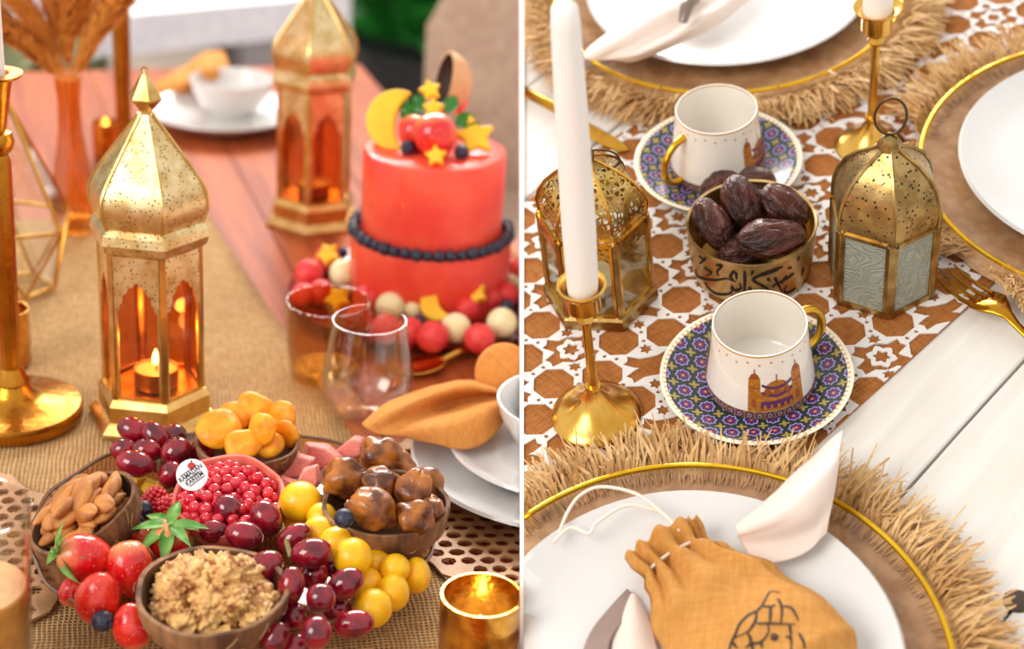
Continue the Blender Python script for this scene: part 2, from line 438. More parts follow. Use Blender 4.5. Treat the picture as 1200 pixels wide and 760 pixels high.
# ---- hexagonal Moroccan lantern
def hexr(prof, a0=0.0): return G().lathe(prof, 6, a0)
def face_mat(R, k, a0):                                   # frame of hexagon side k: x along the side, y up, z outwards
    a = a0 + PI/3*(k+.5); ap = R*math.cos(PI/6)
    Z = Vector((math.cos(a), math.sin(a), 0)); X = Vector((-math.sin(a), math.cos(a), 0)); Y = Vector((0, 0, 1))
    M = Matrix((X, Y, Z)).transposed().to_4x4(); M.translation = Z*ap; return M
def lantern(label, M, a0):
    t = thing('lantern', label, 'lantern', M @ Matrix.Diagonal((.925, .925, .955, 1)))
    R = .046; z0, z1 = .034, .172
    ob('plinth', hexr([(0, 0), (.064, 0), (.064, .004), (.056, .012), (.0545, .012), (.0545, .028), (.050, .034), (0, .034)], a0), BRASS_PALE, t, smooth=0)
    for k in range(6):
        a = a0 + PI/3*k; d = Vector((math.cos(a), math.sin(a), 0))
        ob('post', G().bar(d*R+Vector((0, 0, z0)), d*R+Vector((0, 0, z1)), .0055, .0055, d), BRASS_PALE, t, smooth=0)
        fm = face_mat(R, k, a0); hw = R/2-.0022
        ob('pane', G().box((0, (z0+z1)/2, -.001), (2*hw, z1-z0, .0012), fm), AMBER_PANE, t, smooth=0)
        fr = G().box((-hw+.0012, (z0+z1)/2, .0008), (.0024, z1-z0, .0022), fm).box((hw-.0012, (z0+z1)/2, .0008), (.0024, z1-z0, .0022), fm).box((0, z0+.0015, .0008), (2*hw-.005, .003, .0022), fm)
        ob('pane_frame', fr, BRASS_PALE, t, smooth=0)
        zt, zb, za = z1, .121, .149
        arch = [(-.98, zb+.001), (-.80, zb), (-.76, zb+.006), (-.66, zb+.008), (-.62, zb+.015), (-.48, zb+.017), (-.36, zb+.022), (-.16, za-.004), (0, za)]
        poly = [(-1, zt), (-1, zb+.001)] + arch[1:]
        poly += [(-x, z) for x, z in reversed(arch[1:-1])] + [(1, zb+.001), (1, zt)]
        left = [(x*hw, z) for x, z in poly]
        gg = G()                                          # two halves keep the outline simple
        half = [(-hw, zt), (-hw, zb+.001)] + [(x*hw, z) for x, z in arch[1:]] + [(0, zt)]
        gg.prism(half, .0014, fm @ Matrix.Translation((0, 0, .0018)))
        gg.prism([(-x, z) for x, z in reversed(half)], .0014, fm @ Matrix.Translation((0, 0, .0018)))
        ob('arch_panel', gg, BRASS_DOT, t, smooth=0)
    cor = [(R*.9, z1), (.0490, z1), (.0535, z1+.004), (.0560, z1+.011), (.0545, z1+.019), (.0500, z1+.0235), (.044, z1+.0235)]
    ob('cornice', hexr(cor, a0), BRASS_DOT, t, smooth=0)
    dz = z1+.0225
    dome = [(.0485, dz), (.0510, dz+.006), (.0540, dz+.014), (.0548, dz+.021), (.0535, dz+.029), (.0490, dz+.038), (.0420, dz+.048), (.0335, dz+.059), (.0250, dz+.070), (.0165, dz+.081), (.0085, dz+.091), (.0060, dz+.095), (0, dz+.095)]
    do = ob('dome', hexr(dome, a0), BRASS_DOT, t, smooth=25)
    for k in range(6):
        a = a0+PI/3*k; d = Vector((math.cos(a), math.sin(a), 0))
        ob('rib', G().tube([d*(r+.0006)+Vector((0, 0, z)) for r, z in dome[:-1]], .0016, 5), BRASS_PALE, t)
    fz = dz+.094
    fi = ob('finial', G().lathe([(.0045, fz), (.0055, fz+.002), (.0055, fz+.004), (.0150, fz+.014), (.0150, fz+.0155), (.0030, fz+.036), (0, fz+.037)], 6, a0), BRASS_PALE, t, smooth=0)
    ob('ring', G().tube([(.0028*math.cos(q*PI/4), 0, fz+.039+.0028*math.sin(q*PI/4)) for q in range(8)], .0009, 5, True), BRASS_PALE, fi)
    return t
TEACUP_M = mat('tealight_tin', 'c8c4be', None, 10, .3, .9)
TEAWAX = mat('tealight_wax', 'f6ecd8', None, 10, .5, 0, sss=.4)
FLAME = emis('candle_flame', 'fff0c0', 14)
def tealight(label, M, sc=1.0, lit=True):
    t = thing('tealight', label, 'candle', M @ Matrix.Scale(sc, 4))
    ob('tin', G().lathe([(0, 0), (.019, 0), (.019, .016), (.0182, .016), (.018, .012), (0, .012)], 28), TEACUP_M, t)
    ob('wax', G().lathe([(0, .011), (.0178, .011), (.0178, .0135), (.012, .0138), (0, .0128)], 28), TEAWAX, t)
    ob('wick', G().tube([(0, 0, .012), (.0004, 0, .019)], .0007, 5), LEGM, t)
    if lit: ob('flame', G().lathe([(0, .0175), (.0028, .0205), (.0034, .0235), (.0022, .029), (0, .034)], 12), FLAME, t)
    return t
A0 = math.radians(-10)-.06
lm_ = at('L', 181, 487, RZ)
lantern('pale gold six-sided lantern with amber panes and lit tealight, on the burlap', lm_, A0)
tealight('lit tealight burning inside the gold lantern on the burlap', lm_ @ Matrix.Translation((.003, -.006, .0345)))
pl_ = bpy.data.lights.new('tealight_glow', 'POINT'); pl_.energy = .12; pl_.color = (1, .6, .25); pl_.shadow_soft_size = .006
po = bpy.data.objects.new('tealight_glow', pl_); COL.objects.link(po); po.matrix_world = lm_ @ Matrix.Translation((.003, -.006, .075))
lb = at('L', 367, 258, .0004)
lantern('gold six-sided lantern with amber panes standing behind the watermelon cake', lb, math.radians(20))
tealight('tealight without a flame inside the lantern behind the cake', lb @ Matrix.Translation((0, -.006, .0345)), lit=False)
# ---- candlestick and candle
def candlestick(label, M, H, rb, mt, n=40):
    t = thing('candlestick', label, 'candlestick', M)
    k = H/.31
    ob('base', G().lathe([(0, 0), (rb*.96, 0), (rb, .003), (rb*1.0, .010), (rb*.97, .0135), (rb*.8, .0155), (rb*.45, .019), (rb*.30, .026), (rb*.22, .036), (0, .036)], n), mt, t)
    s0 = .030
    ob('stem', G().lathe([(.0, s0), (.0135, s0), (.0150, s0+.005), (.0128, s0+.011), (.0088, s0+.018), (.0092, s0+.06), (.0104, H*.55), (.0112, H*.76), (.0085, H*.785), (0, H*.785)], 10), mt, t, smooth=20)
    ob('knob', G().lathe([(0, H*.775), (.009, H*.78), (.0125, H*.79), (.0150, H*.815), (.0125, H*.84), (.009, H*.845), (0, H*.846)], 20), mt, t)
    ob('candle_cup', G().lathe([(0, H*.84), (.0085, H*.845), (.0105, H*.88), (.0150, H*.965), (.0165, H*.985), (.0235, H*.992), (.0245, H), (.0140, H), (.0115, H*.97), (0, H*.965)], 24), mt, t)
    return t
ca = at('L', 17, 488, RZ)
Hc = hgt('L', 17, 488, 88)
candlestick('tall hammered gold candlestick with round foot beside the amber lantern', ca, Hc, .0585, CANDLE_GOLD)
one('taper_candle', G().lathe([(0, 0), (.0107, 0), (.0104, .12), (.009, .20), (0, .205)], 24), WAX, 'white taper candle in the tall hammered candlestick by the lantern', 'candle', ca @ Matrix.Translation((0, 0, Hc*.967)))
cb = at('L', 148, 222, .0004)
candlestick('tall slim amber gold candlestick behind the flower vase', cb, .34, .04, CANDLE_GOLD)
# ---- vase of dried plumes
vs_ = at('L', 88, 268, RZ)
Hv = .175
one('vase', G().lathe([(0, .002), (.020, 0), (.0255, .008), (.0275, .025), (.0255, .045), (.0185, .08), (.0135, .115), (.0125, .15), (.0150, Hv), (.0138, Hv), (.0113, .15), (.012, .115), (.017, .08), (.024, .045), (.0258, .025), (.022, .011), (0, .008)], 28), AMBER_VASE, 'slender amber glass vase holding dried plumes', 'vase', vs_)
PLUME = mat('dried_plume', 'f8b85c', 'e89a3c', 60, .85, 0)
PLS = ((.15, 3.25, .34), (.10, 2.35, .37), (.03, 1.45, .42), (.11, .55, .38), (.24, 3.95, .31), (.13, 5.75, .31), (.08, 4.85, .34))
AXES = []
for i, (lean, az, L) in enumerate(PLS):                   # stems stand apart in the neck and lean outwards above it
    b_ = 2*PI*i/7+3.25; pts = []; ca_, sa_ = math.cos(az), math.sin(az)
    order = sorted(range(7), key=lambda k: (PLS[k][1]-PLS[0][1]) % (2*PI)).index(i)
    b_ = PLS[0][1]+2*PI*order/7
    for k in range(13):
        u = k/12; z = .0102+(L+.0086)*u; off = lean*2.2*max(0, u-.50)**1.4
        r_ = .0062 if z > .10 else .0062+.004*(.10-z)/.1
        pts.append(Vector((r_*math.cos(b_)+off*ca_, r_*math.sin(b_)+off*sa_, z-.25*lean*max(0, u-.5)**2)))
    AXES.append(pts)
def ax_dist(p, ax):
    best = 9.0
    for a, b in zip(ax, ax[1:]):
        d = b-a; t_ = max(0, min(1, (p-a).dot(d)/d.length_squared)); best = min(best, (a+d*t_-p).length)
    return best
def own(p, i, slack): # nearer its own stem than any other, so neighbouring plumes meet without running through each other
    d = ax_dist(p, AXES[i]); return all(ax_dist(p, a) > d+slack for k, a in enumerate(AXES) if k != i)
def plume(i):
    rnd = random.Random(i+20); g = G(); pts = AXES[i]; n = len(pts)-1
    g.tube(pts, [.0014]*len(pts), 5)
    made = 0
    for _ in range(6000):
        if made > 2200: break
        u = rnd.uniform(.53, 1)*n; k = min(int(u), n-1); p = pts[k].lerp(pts[k+1], u-k)
        if p.z < Hv+.006: continue
        d = (pts[k+1]-pts[k]).normalized(); q = Vector((rnd.gauss(0, 1), rnd.gauss(0, 1), rnd.gauss(0, 1))); q = (q-d*q.dot(d)).normalized()
        ln = .060*rnd.uniform(.5, 1)*min(1, .35+1.4*(u/n-.5)); s_ = d.cross(q)*.0011
        for _t in range(4):
            e = p+(d*.78+q*.52).normalized()*ln; m_ = p.lerp(e, .5)+q*.003
            if own(e, i, .0012) and own(m_, i, .0030) and own(p+q*.0008, i, .0022):
                g.add([p-s_*.5, p+s_*.5, m_+s_*1.3, e, m_-s_*1.3], [(0, 1, 2, 4), (4, 2, 3)]); made += 1; break
            ln *= .6
    return g
for i in range(7):
    one('dried_plume', plume(i), PLUME, 'golden dried grass plume standing in the slender amber vase', 'dried flower', vs_, 'dried plumes in the amber vase', 180)
# ---- votives and glasses
def votive(label, M, r, h, lit=True):
    t = thing('votive_holder', label, 'candle holder', M)
    ob('cup', G().lathe([(0, 0), (r*.92, 0), (r, .004), (r, h), (r-.0018, h), (r-.002, .006), (0, .006)], 40), GOLD_LEAF, t)
    ob('wax', G().lathe([(0, .005), (r-.0022, .005), (r-.0022, h*.45), (0, h*.44)], 32), TEAWAX, t)
    ob('wick', G().tube([(0, 0, h*.43), (.0003, 0, h*.43+.008)], .0007, 5), LEGM, t)
    ob('flame', G().lathe([(0, h*.43+.007), (.0026, h*.43+.011), (.003, h*.43+.014), (.0018, h*.43+.020), (0, h*.43+.025)], 12), FLAME, t)
    return t
votive('mercury gold glass votive with a lit candle, beside the fruit platter', at('L', 558, 800, RZ+.0005), .0275, hgt('L', 558, 800, 697))
votive('gold votive glowing behind the amber vase', at('L', 125, 186, .0004), .017, .05)
votive('gold votive glowing behind the tall hammered candlestick', at('L', 10, 425, RZ), .0215, .055)
def tumbler(name, label, M, prof, mt, n=40): return one(name, G().lathe(prof, n), mt, label, 'glass', M)
h = hgt('L', 383, 440, 352)
tumbler('tumbler', 'textured amber glass tumbler in front of the fruit around the cake', at('L', 383, 440, .0004), [(0, .002), (.031, 0), (.034, .004), (.0385, h*.5), (.0395, h), (.0383, h), (.0370, h*.5), (.0322, .010), (0, .009)], AMBER_GLASS, 14)
h = hgt('L', 430, 490, 379)
tumbler('stemless_glass', 'empty clear stemless wine glass in front of the amber tumbler', at('L', 430, 486, RZ), [(0, .003), (.020, 0), (.028, .004), (.0375, .016), (.0410, .030), (.0405, .045), (.0370, h*.72), (.0325, h), (.0317, h), (.0362, h*.72), (.0397, .045), (.040, .030), (.0365, .0175), (.027, .007), (0, .005)], CLEAR)
gb = at('L', -27, 800, RZ+.004)
h = hgt('L', -27, 800, 598)
tumbler('drinking_glass', 'clear drinking glass of amber drink on the bronze placemat', gb, [(0, .003), (.032, 0), (.035, .006), (.0415, h), (.0403, h), (.034, .009), (0, .008)], CLEAR)
DRINKM = mat('amber_liquid', 'd8922a', 'b8741a', 70, .4, 0, .3, 120, .001)
one('amber_drink', G().lathe([(0, .0095), (.0325, .0105), (.0362, h*.55), (.035, h*.56), (0, h*.56)], 36), DRINKM, 'amber drink filling the clear glass on the placemat', 'drink', gb)
# ---- geometric wire terrarium
t = thing('terrarium', 'faceted gold wire and glass terrarium behind the tall hammered candlestick', 'terrarium', at('L', 22, 338, RZ))
r0, r1, h0, h1 = .036, .062, .075, .20
P0 = [Vector((r0*math.cos(i*PI*.4), r0*math.sin(i*PI*.4), .003)) for i in range(5)]
P1 = [Vector((r1*math.cos((i+.5)*PI*.4), r1*math.sin((i+.5)*PI*.4), h0)) for i in range(5)]
AP = Vector((0, 0, h1))
for i in range(5):
    j = (i+1) % 5
    for a_, b_ in ((P0[i], P0[j]), (P0[i], P1[i]), (P0[i], P1[i-1]), (P1[i], P1[j]), (P1[i], AP)): ob('wire', G().bar(a_, b_, .003), GOLD, t, smooth=0)
    for tri in ((P0[i], P0[j], P1[i]), (P1[i], P1[j], P0[j]), (P1[i], P1[j], AP)):
        nn = (tri[1]-tri[0]).cross(tri[2]-tri[0]).normalized()*.0006
        ob('pane', G().add([p-nn for p in tri]+[p+nn for p in tri], [(0, 2, 1), (3, 4, 5), (0, 1, 4, 3), (1, 2, 5, 4), (2, 0, 3, 5)]), CLEAR, t, smooth=0)
# ---- crockery on the right
def plate_prof(R, h=.018): return [(0, .004), (R*.55, .004), (R*.58, 0), (R*.62, 0), (R*.64, .005), (R*.86, h*.5), (R*.975, h*.92), (R, h), (R*.985, h+.0025), (R*.955, h+.001), (R*.84, h*.62), (R*.66, .0085), (0, .0085)]
def bowl_prof(R, h): return [(0, .004), (R*.45, 0), (R*.5, 0), (R*.52, .004), (R*.78, h*.32), (R*.95, h*.72), (R, h), (R*.965, h), (R*.91, h*.72), (R*.73, h*.36), (R*.45, .010), (0, .009)]
MATZ = RZ+.0028
pz = at('L', 666, 552, MATZ)
one('dinner_plate', G().lathe(plate_prof(.135), 72), WHITE_CER, 'large white plate on the bronze placemat under a smaller plate', 'plate', pz)
one('side_plate', G().lathe(plate_prof(.105, .014), 64), WHITE_CER, 'small white plate stacked on the larger plate, under the white bowl', 'plate', pz @ Matrix.Translation((.002, .012, .0095)))
one('soup_bowl', G().lathe(bowl_prof(.060, .046), 48), WHITE_CER, 'white bowl standing on the small stacked plate', 'bowl', pz @ Matrix.Translation((-.004, .006, .0192)))
bp = at('L', 262, 142, RZ+.0012)
one('dinner_plate', G().lathe(plate_prof(.105), 48), WHITE_CER, 'white plate at the far end of the wooden table', 'plate', bp)
one('soup_bowl', G().lathe(bowl_prof(.058, .05), 40), WHITE_CER, 'white bowl on the plate at the far end of the table', 'bowl', bp @ Matrix.Translation((.012, .01, .009)))
# cloth patches: rows of (px, py, height) control points
def crom(P, n):
    out = []
    for i in range(len(P)-1):
        a, b, c, d = P[max(i-1, 0)], P[i], P[i+1], P[min(i+2, len(P)-1)]
        for k in range(n):
            t = k/n; out.append(.5*((2*b)+(c-a)*t+(2*a-5*b+4*c-d)*t*t+(3*b-a-3*c+d)*t**3))
    return out+[P[-1]]
def patch(name, rows, fr, mt, label, cat, th=.0016, sub=7, group=None, wrinkle=.0):
    g = G(); R_ = [crom([Pt(fr, *p) for p in r], sub) for r in rows]
    cols = [crom([r[i] for r in R_], sub) for i in range(len(R_[0]))]
    n = len(cols[0]); o0 = cols[len(cols)//2][n//2]; o0 = Vector((o0.x, o0.y, 0))
    for c in cols:
        for p in c: g.v.append(tuple(p-o0+Vector((0, 0, wrinkle*noise.noise(p*45)))))
    for j in range(len(cols)-1):
        for i in range(n-1): q = j*n+i; g.f.append((q, q+n, q+n+1, q+1))
    o = one(name, g, mt, label, cat, FM(fr) @ Matrix.Translation(o0), group, 180)
    s = o.modifiers.new('sol', 'SOLIDIFY'); s.thickness = th; s.offset = 0
    return o
ORANGE = weave('orange_linen', 'd8924c', 'ca823e', .0013, ang=.5, strength=.25)
nk = patch('napkin', [[(424, 496, .052), (455, 472, .056), (505, 453, .042), (550, 445, .048), (580, 450, .050)],
                 [(430, 501, .052), (466, 479, .064), (512, 460, .062), (552, 452, .066), (584, 458, .060)],
                 [(440, 506, .050), (478, 492, .052), (520, 478, .042), (558, 467, .046), (588, 464, .050)],
                 [(455, 509, .048), (500, 503, .054), (538, 492, .056), (568, 480, .060), (590, 471, .056)],
                 [(476, 512, .046), (512, 520, .042), (548, 526, .036), (578, 510, .040), (594, 486, .044)]], 'L', ORANGE, 'folded orange linen napkin lying across the stacked white plates', 'napkin', wrinkle=.0015)
gd = G().ell((.0255, .0265, .0125), 28, 14, None, lambda p: p)
nb = Lp(590, 436, .062)
Mn = ML @ Matrix.Translation(nb) @ Matrix.Rotation(-.25, 4, 'Z') @ Matrix.Rotation(1.05, 4, 'X')
bpy.context.view_layer.update()
ob('loop', gd, ORANGE, nk, nk.matrix_world.inverted() @ Mn, 180)
patch('napkin', [[(178, 100, .010), (205, 84, .03), (228, 72, .03)], [(190, 112, .012), (215, 98, .04), (236, 84, .04)], [(205, 118, .010), (226, 108, .02), (244, 98, .02)]], 'L', ORANGE, 'crumpled orange napkin on the far plate beside its bowl', 'napkin')
patch('napkin', [[(222, 74, .05), (240, 62, .06), (262, 60, .05)], [(226, 90, .05), (246, 80, .07), (268, 76, .05)], [(234, 100, .03), (252, 94, .05), (272, 92, .03)]], 'L', ORANGE, 'folded orange napkin propped behind the far white bowl', 'napkin')
# spoon
def spoon_mesh(L, wb, lb):
    g = G(); n = 12
    for i in range(n+1):
        u = i/n; x = lb*(u-.5); wv = wb*math.sqrt(max(0, 1-(2*u-1)**2))*(1-.25*u)
        for v in (-1, -.5, 0, .5, 1): g.v.append((x, wv*v, -.006*(1-v*v)*math.sqrt(max(0, 1-(2*u-1)**2))+.008))
    for i in range(n):
        for j in range(4): q = i*5+j; g.f.append((q, q+1, q+6, q+5))
    return g
t = thing('spoon', 'gold spoon lying on the wooden table beside the cake plate', 'spoon', at('L', 494, 436, .0008, .55))
o = ob('bowl', spoon_mesh(.16, .021, .056), GOLD, t, smooth=180); s = o.modifiers.new('s', 'SOLIDIFY'); s.thickness = .0014
ob('handle', G().tube([(.026, 0, .0075), (.045, 0, .011), (.08, 0, .010), (.13, 0, .003)], [.0028, .0026, .003, .0042], 8), GOLD, t)
# ================================================================ fruit platter
PLAT_GLASS = thin_glass('platter_glass', 'e6d4c2', .08, .05, .35)
PLATM = mat('platter_rim', '8a6a52', '6e503c', 60, .25, .1, coat=.5)
cx_, cy_, cz_ = MC.col[0], MC.col[1], MC.col[2]
def img_rot(ang, tilt=0.0, yaw=0.0):                      # long axis at this angle across the view
    a = math.radians(ang)
    X = cx_*math.cos(a)+cy_*math.sin(a); Z = cz_.copy(); Y = Z.cross(X)
    return Matrix((X, Y, Z)).transposed().to_4x4() @ Matrix.Rotation(tilt, 4, 'Y') @ Matrix.Rotation(yaw, 4, 'Z')
pc = Lp(277, 648, RZ)
PM = ML @ Matrix.Translation(pc)
RP = .150
t = thing('platter', 'shallow tinted glass platter heaped with fruit and nuts', 'platter', PM)
ob('dish', G().lathe([(0, .002), (RP*.80, 0), (RP*.90, .006), (RP*.985, .022), (RP, .026), (RP*.992, .0275), (RP*.97, .0235), (RP*.885, .0095), (RP*.78, .005), (0, .006)], 72, 0, None, lambda a, k: 1+.010*math.sin(14*a)*(k > 2 and k < 7)), PLAT_GLASS, t)
ob('rim', G().tube([(RP*(1+.010*math.sin(14*i*2*PI/140))*math.cos(i*2*PI/140), RP*(1+.010*math.sin(14*i*2*PI/140))*math.sin(i*2*PI/140), .0268) for i in range(140)], .0016, 6, True), PLATM, t)
PZ = RZ+.006
def shared(g, mt, name, smooth=60):
    me = g.mesh(name, smooth); me.materials.append(mt); return me
# ---- coconut shells
COCO = mat('coconut_shell_outside', 'a87850', '563620', 55, .75, 0, .9, 160, .0015, stretch=(1, 1, .25), detail=6)
COCO_IN = mat('coconut_shell_inside', '6a4a36', '4a3020', 40, .6, 0)
def coconut(label, M, R, h, sd):
    t = thing('coconut_bowl', label, 'bowl', M)
    rnd = random.Random(sd)
    def rf(a, k): return 1+.02*math.sin(3*a+sd)+.012*math.sin(7*a+2*sd)
    po = [(0, 0)]+[(R*math.sin(u), h-h*math.cos(u)*1.0) for u in [PI/2*i/9 for i in range(1, 10)]]
    po = [(r, max(z, 0)) for r, z in po]
    top = [(R*.985, h+.0006), (R*.93, h)]
    ins = [(R*.93*math.sin(u), h-(h-.005)*math.cos(u)) for u in [PI/2*i/8 for i in range(7, 0, -1)]]+[(0, .005)]
    ob('shell', G().lathe(po+top, 40, 0, None, rf), COCO, t)
    ob('lining', G().lathe([top[-1]]+ins, 40, 0, None, rf), COCO_IN, t)
    g = G()
    for i in range(60):                                   # loose fibres
        a = rnd.random()*2*PI; u = rnd.uniform(.5, 1.5); r = R*math.sin(u)*1.012; z = h-h*math.cos(u)
        a2 = a+rnd.uniform(-.18, .18); u2 = min(1.57, u+rnd.uniform(-.35, .35)); r2 = R*math.sin(u2)*1.012; z2 = h-h*math.cos(u2)
        am, um = (a+a2)/2, (u+u2)/2; rm = R*math.sin(um)*1.025; zm = h-h*math.cos(um)
        g.tube([(r*math.cos(a), r*math.sin(a), z), (rm*math.cos(am), rm*math.sin(am), zm), (r2*math.cos(a2), r2*math.sin(a2), z2)], .0004, 3)
    o = ob('fibres', g, COCO_F, t); o['kind'] = 'stuff'
    return t
COCO_F = mat('coconut_fibre', 'a87f58', None, 10, .9)
def rim_place(px, py, zrim, h, tiltx=0.0, tilty=0.0, rz=0.0):  # bowl whose rim centre shows at this pixel
    P = Lp(px, py, zrim)
    return ML @ Matrix.Translation(P) @ Matrix.Rotation(tilty, 4, 'Y') @ Matrix.Rotation(tiltx, 4, 'X') @ Matrix.Rotation(rz, 4, 'Z') @ Matrix.Translation((0, 0, -h))
HWN = .047
wn_M = rim_place(248, 690, PZ+HWN+.010, HWN, .06, 0); coconut('coconut shell half filled with walnut kernels', wn_M, .0505, HWN, 1)
al_M = rim_place(97, 600, PZ+.048, .038, .10, -.46); coconut('tipped coconut shell half filled with almonds', al_M, .0425, .040, 2)
ap_M = rim_place(290, 514, PZ+.050, .034, .05, 0); coconut('coconut shell half filled with dried apricots', ap_M, .0415, .034, 3)
dt_M = rim_place(453, 588, PZ+.055, .044, .03, -.03); coconut('coconut shell half filled with brown dates', dt_M, .0475, .044, 4)
def hash_noise(p, s, sd): return noise.noise(Vector((p.x*s+sd*7.1, p.y*s-sd*3.3, p.z*s+sd)))
def heap(n, R, rmin, sd):
    rnd = random.Random(sd); pts = []
    for _ in range(6000):
        if len(pts) >= n: break
        a = rnd.random()*2*PI; r = R*math.sqrt(rnd.random()); p = (r*math.cos(a), r*math.sin(a))
        if all((p[0]-q[0])**2+(p[1]-q[1])**2 > rmin*rmin for q in pts): pts.append(p)
    return pts
# ---- walnuts
WAL = mat('walnut_kernel', 'eebc74', '9c5620', 1.4, .5, 0, .3, 9, .02, per=True, lo=.45, hi=.66)
def walnut(sd):
    rnd = random.Random(sd)
    def fn(p):
        n1 = hash_noise(p, 1.9, sd); n2 = abs(hash_noise(p, 2.7, sd+5))
        groove = math.exp(-(p.y/.18)**2)*.30
        n3 = abs(hash_noise(p, 7.0, sd+9)); return p*(1+.30*n1+.72*n2+.07*n3-.18-groove)
    return G().ell((1.15, .95, .75), 40, 26, None, fn)
wal = [shared(walnut(i), WAL, 'walnut', 90) for i in range(6)]
rnd = random.Random(3)
for lay, (n, R, rm, z) in enumerate(((14, .030, .0140, .034), (16, .0335, .0150, .0440), (8, .024, .0155, .0530), (3, .010, .016, .059))):
    for i, (x, y) in enumerate(heap(n, R, rm, 40+lay)):
        if lay == 0 and math.hypot(x, y) < .012: continue
        s = rnd.uniform(.0102, .0128)
        Mx = wn_M @ Matrix.Translation((x, y+.001, z-4*(x*x+y*y))) @ Matrix.Rotation(rnd.random()*6, 4, 'Z') @ Matrix.Rotation(rnd.uniform(-.8, .8), 4, 'X') @ Matrix.Rotation(rnd.uniform(-.6, .6), 4, 'Y') @ Matrix.Scale(s, 4)
        one('walnut_kernel', wal[rnd.randrange(6)], None, 'shelled walnut kernel heaped in the coconut shell', 'walnut', Mx, 'walnuts in the coconut shell')
# ---- almonds
ALM = mat('almond_skin', 'd68f48', 'a05f28', 130, .55, 0, .5, 300, .0008, stretch=(.25, 1, 1), per=True)
def almond():
    def fn(p):
        k = 1-.42*max(0, p.x)**1.5-.06*max(0, -p.x)
        return Vector((p.x*1.0, p.y*k, p.z*k))
    g = G().ell((1, 1, 1), 18, 16, Matrix.Rotation(PI/2, 4, 'Y'), None)
    return G().add([(fn(Vector(p)).x*.0135, fn(Vector(p)).y*.0082, fn(Vector(p)).z*.0050) for p in g.v], g.f)
alm = shared(almond(), ALM, 'almond', 180)
for lay, (n, R, rm, z) in enumerate(((16, .026, .0105, .031), (18, .029, .0112, .0405), (12, .026, .0115, .0480), (5, .014, .012, .054))):
    for i, (x, y) in enumerate(heap(n, R, rm, 60+lay)):
        Mx = al_M @ Matrix.Translation((x, y, z-3.5*(x*x+y*y))) @ Matrix.Rotation(rnd.random()*6.3, 4, 'Z') @ Matrix.Rotation(rnd.uniform(-.5, .5), 4, 'X') @ Matrix.Rotation(rnd.uniform(-.35, .35), 4, 'Y')
        one('almond', alm, None, 'brown almond heaped in the tipped coconut shell', 'almond', Mx, 'almonds in the coconut shell')
# ---- loose fruit: pixel, height, half sizes in pixels, angle across the view
FR = []
def fruit(kind, px, py, z, a, b=None, ang=0, tilt=0.0, **k):
    b = b or a; P = Lp(px, py, PZ+z); s = mm('L', px, py, PZ+z)
    FR.append(dict(kind=kind, P=P, a=a*s, b=b*s, ang=ang, tilt=tilt, r=(a*b*b)**(1/3)*s, **k))
for q in ((157, 504, .044, 21, 15, -25), (182, 511, .040, 20, 14, -55), (172, 527, .036, 17, 14, -10), (203, 512, .034, 17, 16, 40), (206, 530, .040, 20, 17, 50), (237, 531, .034, 18, 15, 95), (158, 543, .042, 23, 16, -14), (200, 556, .034, 17, 15, 60), (145, 526, .032, 17, 13, 10), (186, 540, .022, 15, 14, 0)):
    fruit('grape', *q, set='upper')
for q in ((268, 597, .044, 20, 17, -50), (312, 607, .048, 23, 18, -60), (330, 592, .036, 15, 13, -50), (286, 627, .052, 23, 17, -12), (250, 622, .036, 18, 14, 0), (345, 630, .046, 22, 16, 35), (365, 648, .056, 25, 18, 10), (310, 664, .054, 24, 18, 35), (341, 686, .054, 23, 16, 82), (368, 674, .036, 18, 15, 30), (405, 684, .046, 24, 18, 35), (376, 700, .052, 18, 17, 0), (344, 722, .034, 18, 16, 20), (371, 741, .046, 20, 18, 80), (415, 731, .036, 24, 17, 10), (322, 748, .036, 22, 16, 60), (390, 662, .032, 16, 14, 0), (296, 690, .024, 18, 15, 0), (395, 712, .024, 18, 15, 0), (345, 758, .024, 20, 16, 20)):
    fruit('grape', *q, set='lower')
for q in ((167, 597, .036, 12), (120, 727, .030, 13), (158, 612, .036, 11), (403, 607, .068, 12)): fruit('blueberry', *q, ang=random.uniform(30, 120))
for px, py, z, a, b, ang, cal, tl in ((101, 652, .044, 33, 27, -12, 1, .55), (153, 667, .036, 33, 27, -78, 0, 0), (115, 699, .036, 32, 27, 72, 0, -.5), (156, 732, .026, 27, 25, 100, 0, -.4), (150, 624, .026, 24, 18, 160, 0, 0), (198, 634, .036, 26, 25, -100, 2, .65), (84, 692, .022, 18, 15, 80, 0, 0)):
    fruit('strawberry', px, py, z, a, b, ang, tl, cal=cal)
for q in ((181, 585, .030, 16, 15, 60), (206, 592, .038, 18, 16, 20)): fruit('raspberry', *q)
for q in ((352, 588, .046, 25), (377, 606, .046, 18), (374, 624, .040, 20), (394, 636, .044, 20), (413, 652, .044, 23), (440, 660, .036, 18), (463, 666, .034, 18), (488, 674, .030, 17, 22, 0), (430, 684, .024, 20), (461, 694, .022, 19, 22, 0), (437, 712, .022, 23), (402, 655, .020, 18), (331, 612, .022, 18)):
    fruit('mango_ball', *q)
for i, q in enumerate(((346, 548, .030, 27, 19, 20), (376, 535, .026, 30, 19, -15), (410, 528, .024, 25, 17, 30), (362, 562, .038, 22, 16, 60), (336, 568, .030, 18, 13, -30), (330, 532, .018, 22, 15, 0), (392, 552, .028, 22, 16, 10))): fruit('watermelon_chunk', *q, v=i)
for i, q in enumerate(((150, 566, .022, 24, 12, 25), (176, 572, .020, 20, 12, -30), (186, 578, .018, 16, 11, 50))): fruit('pineapple_chunk', *q, v=i+7)
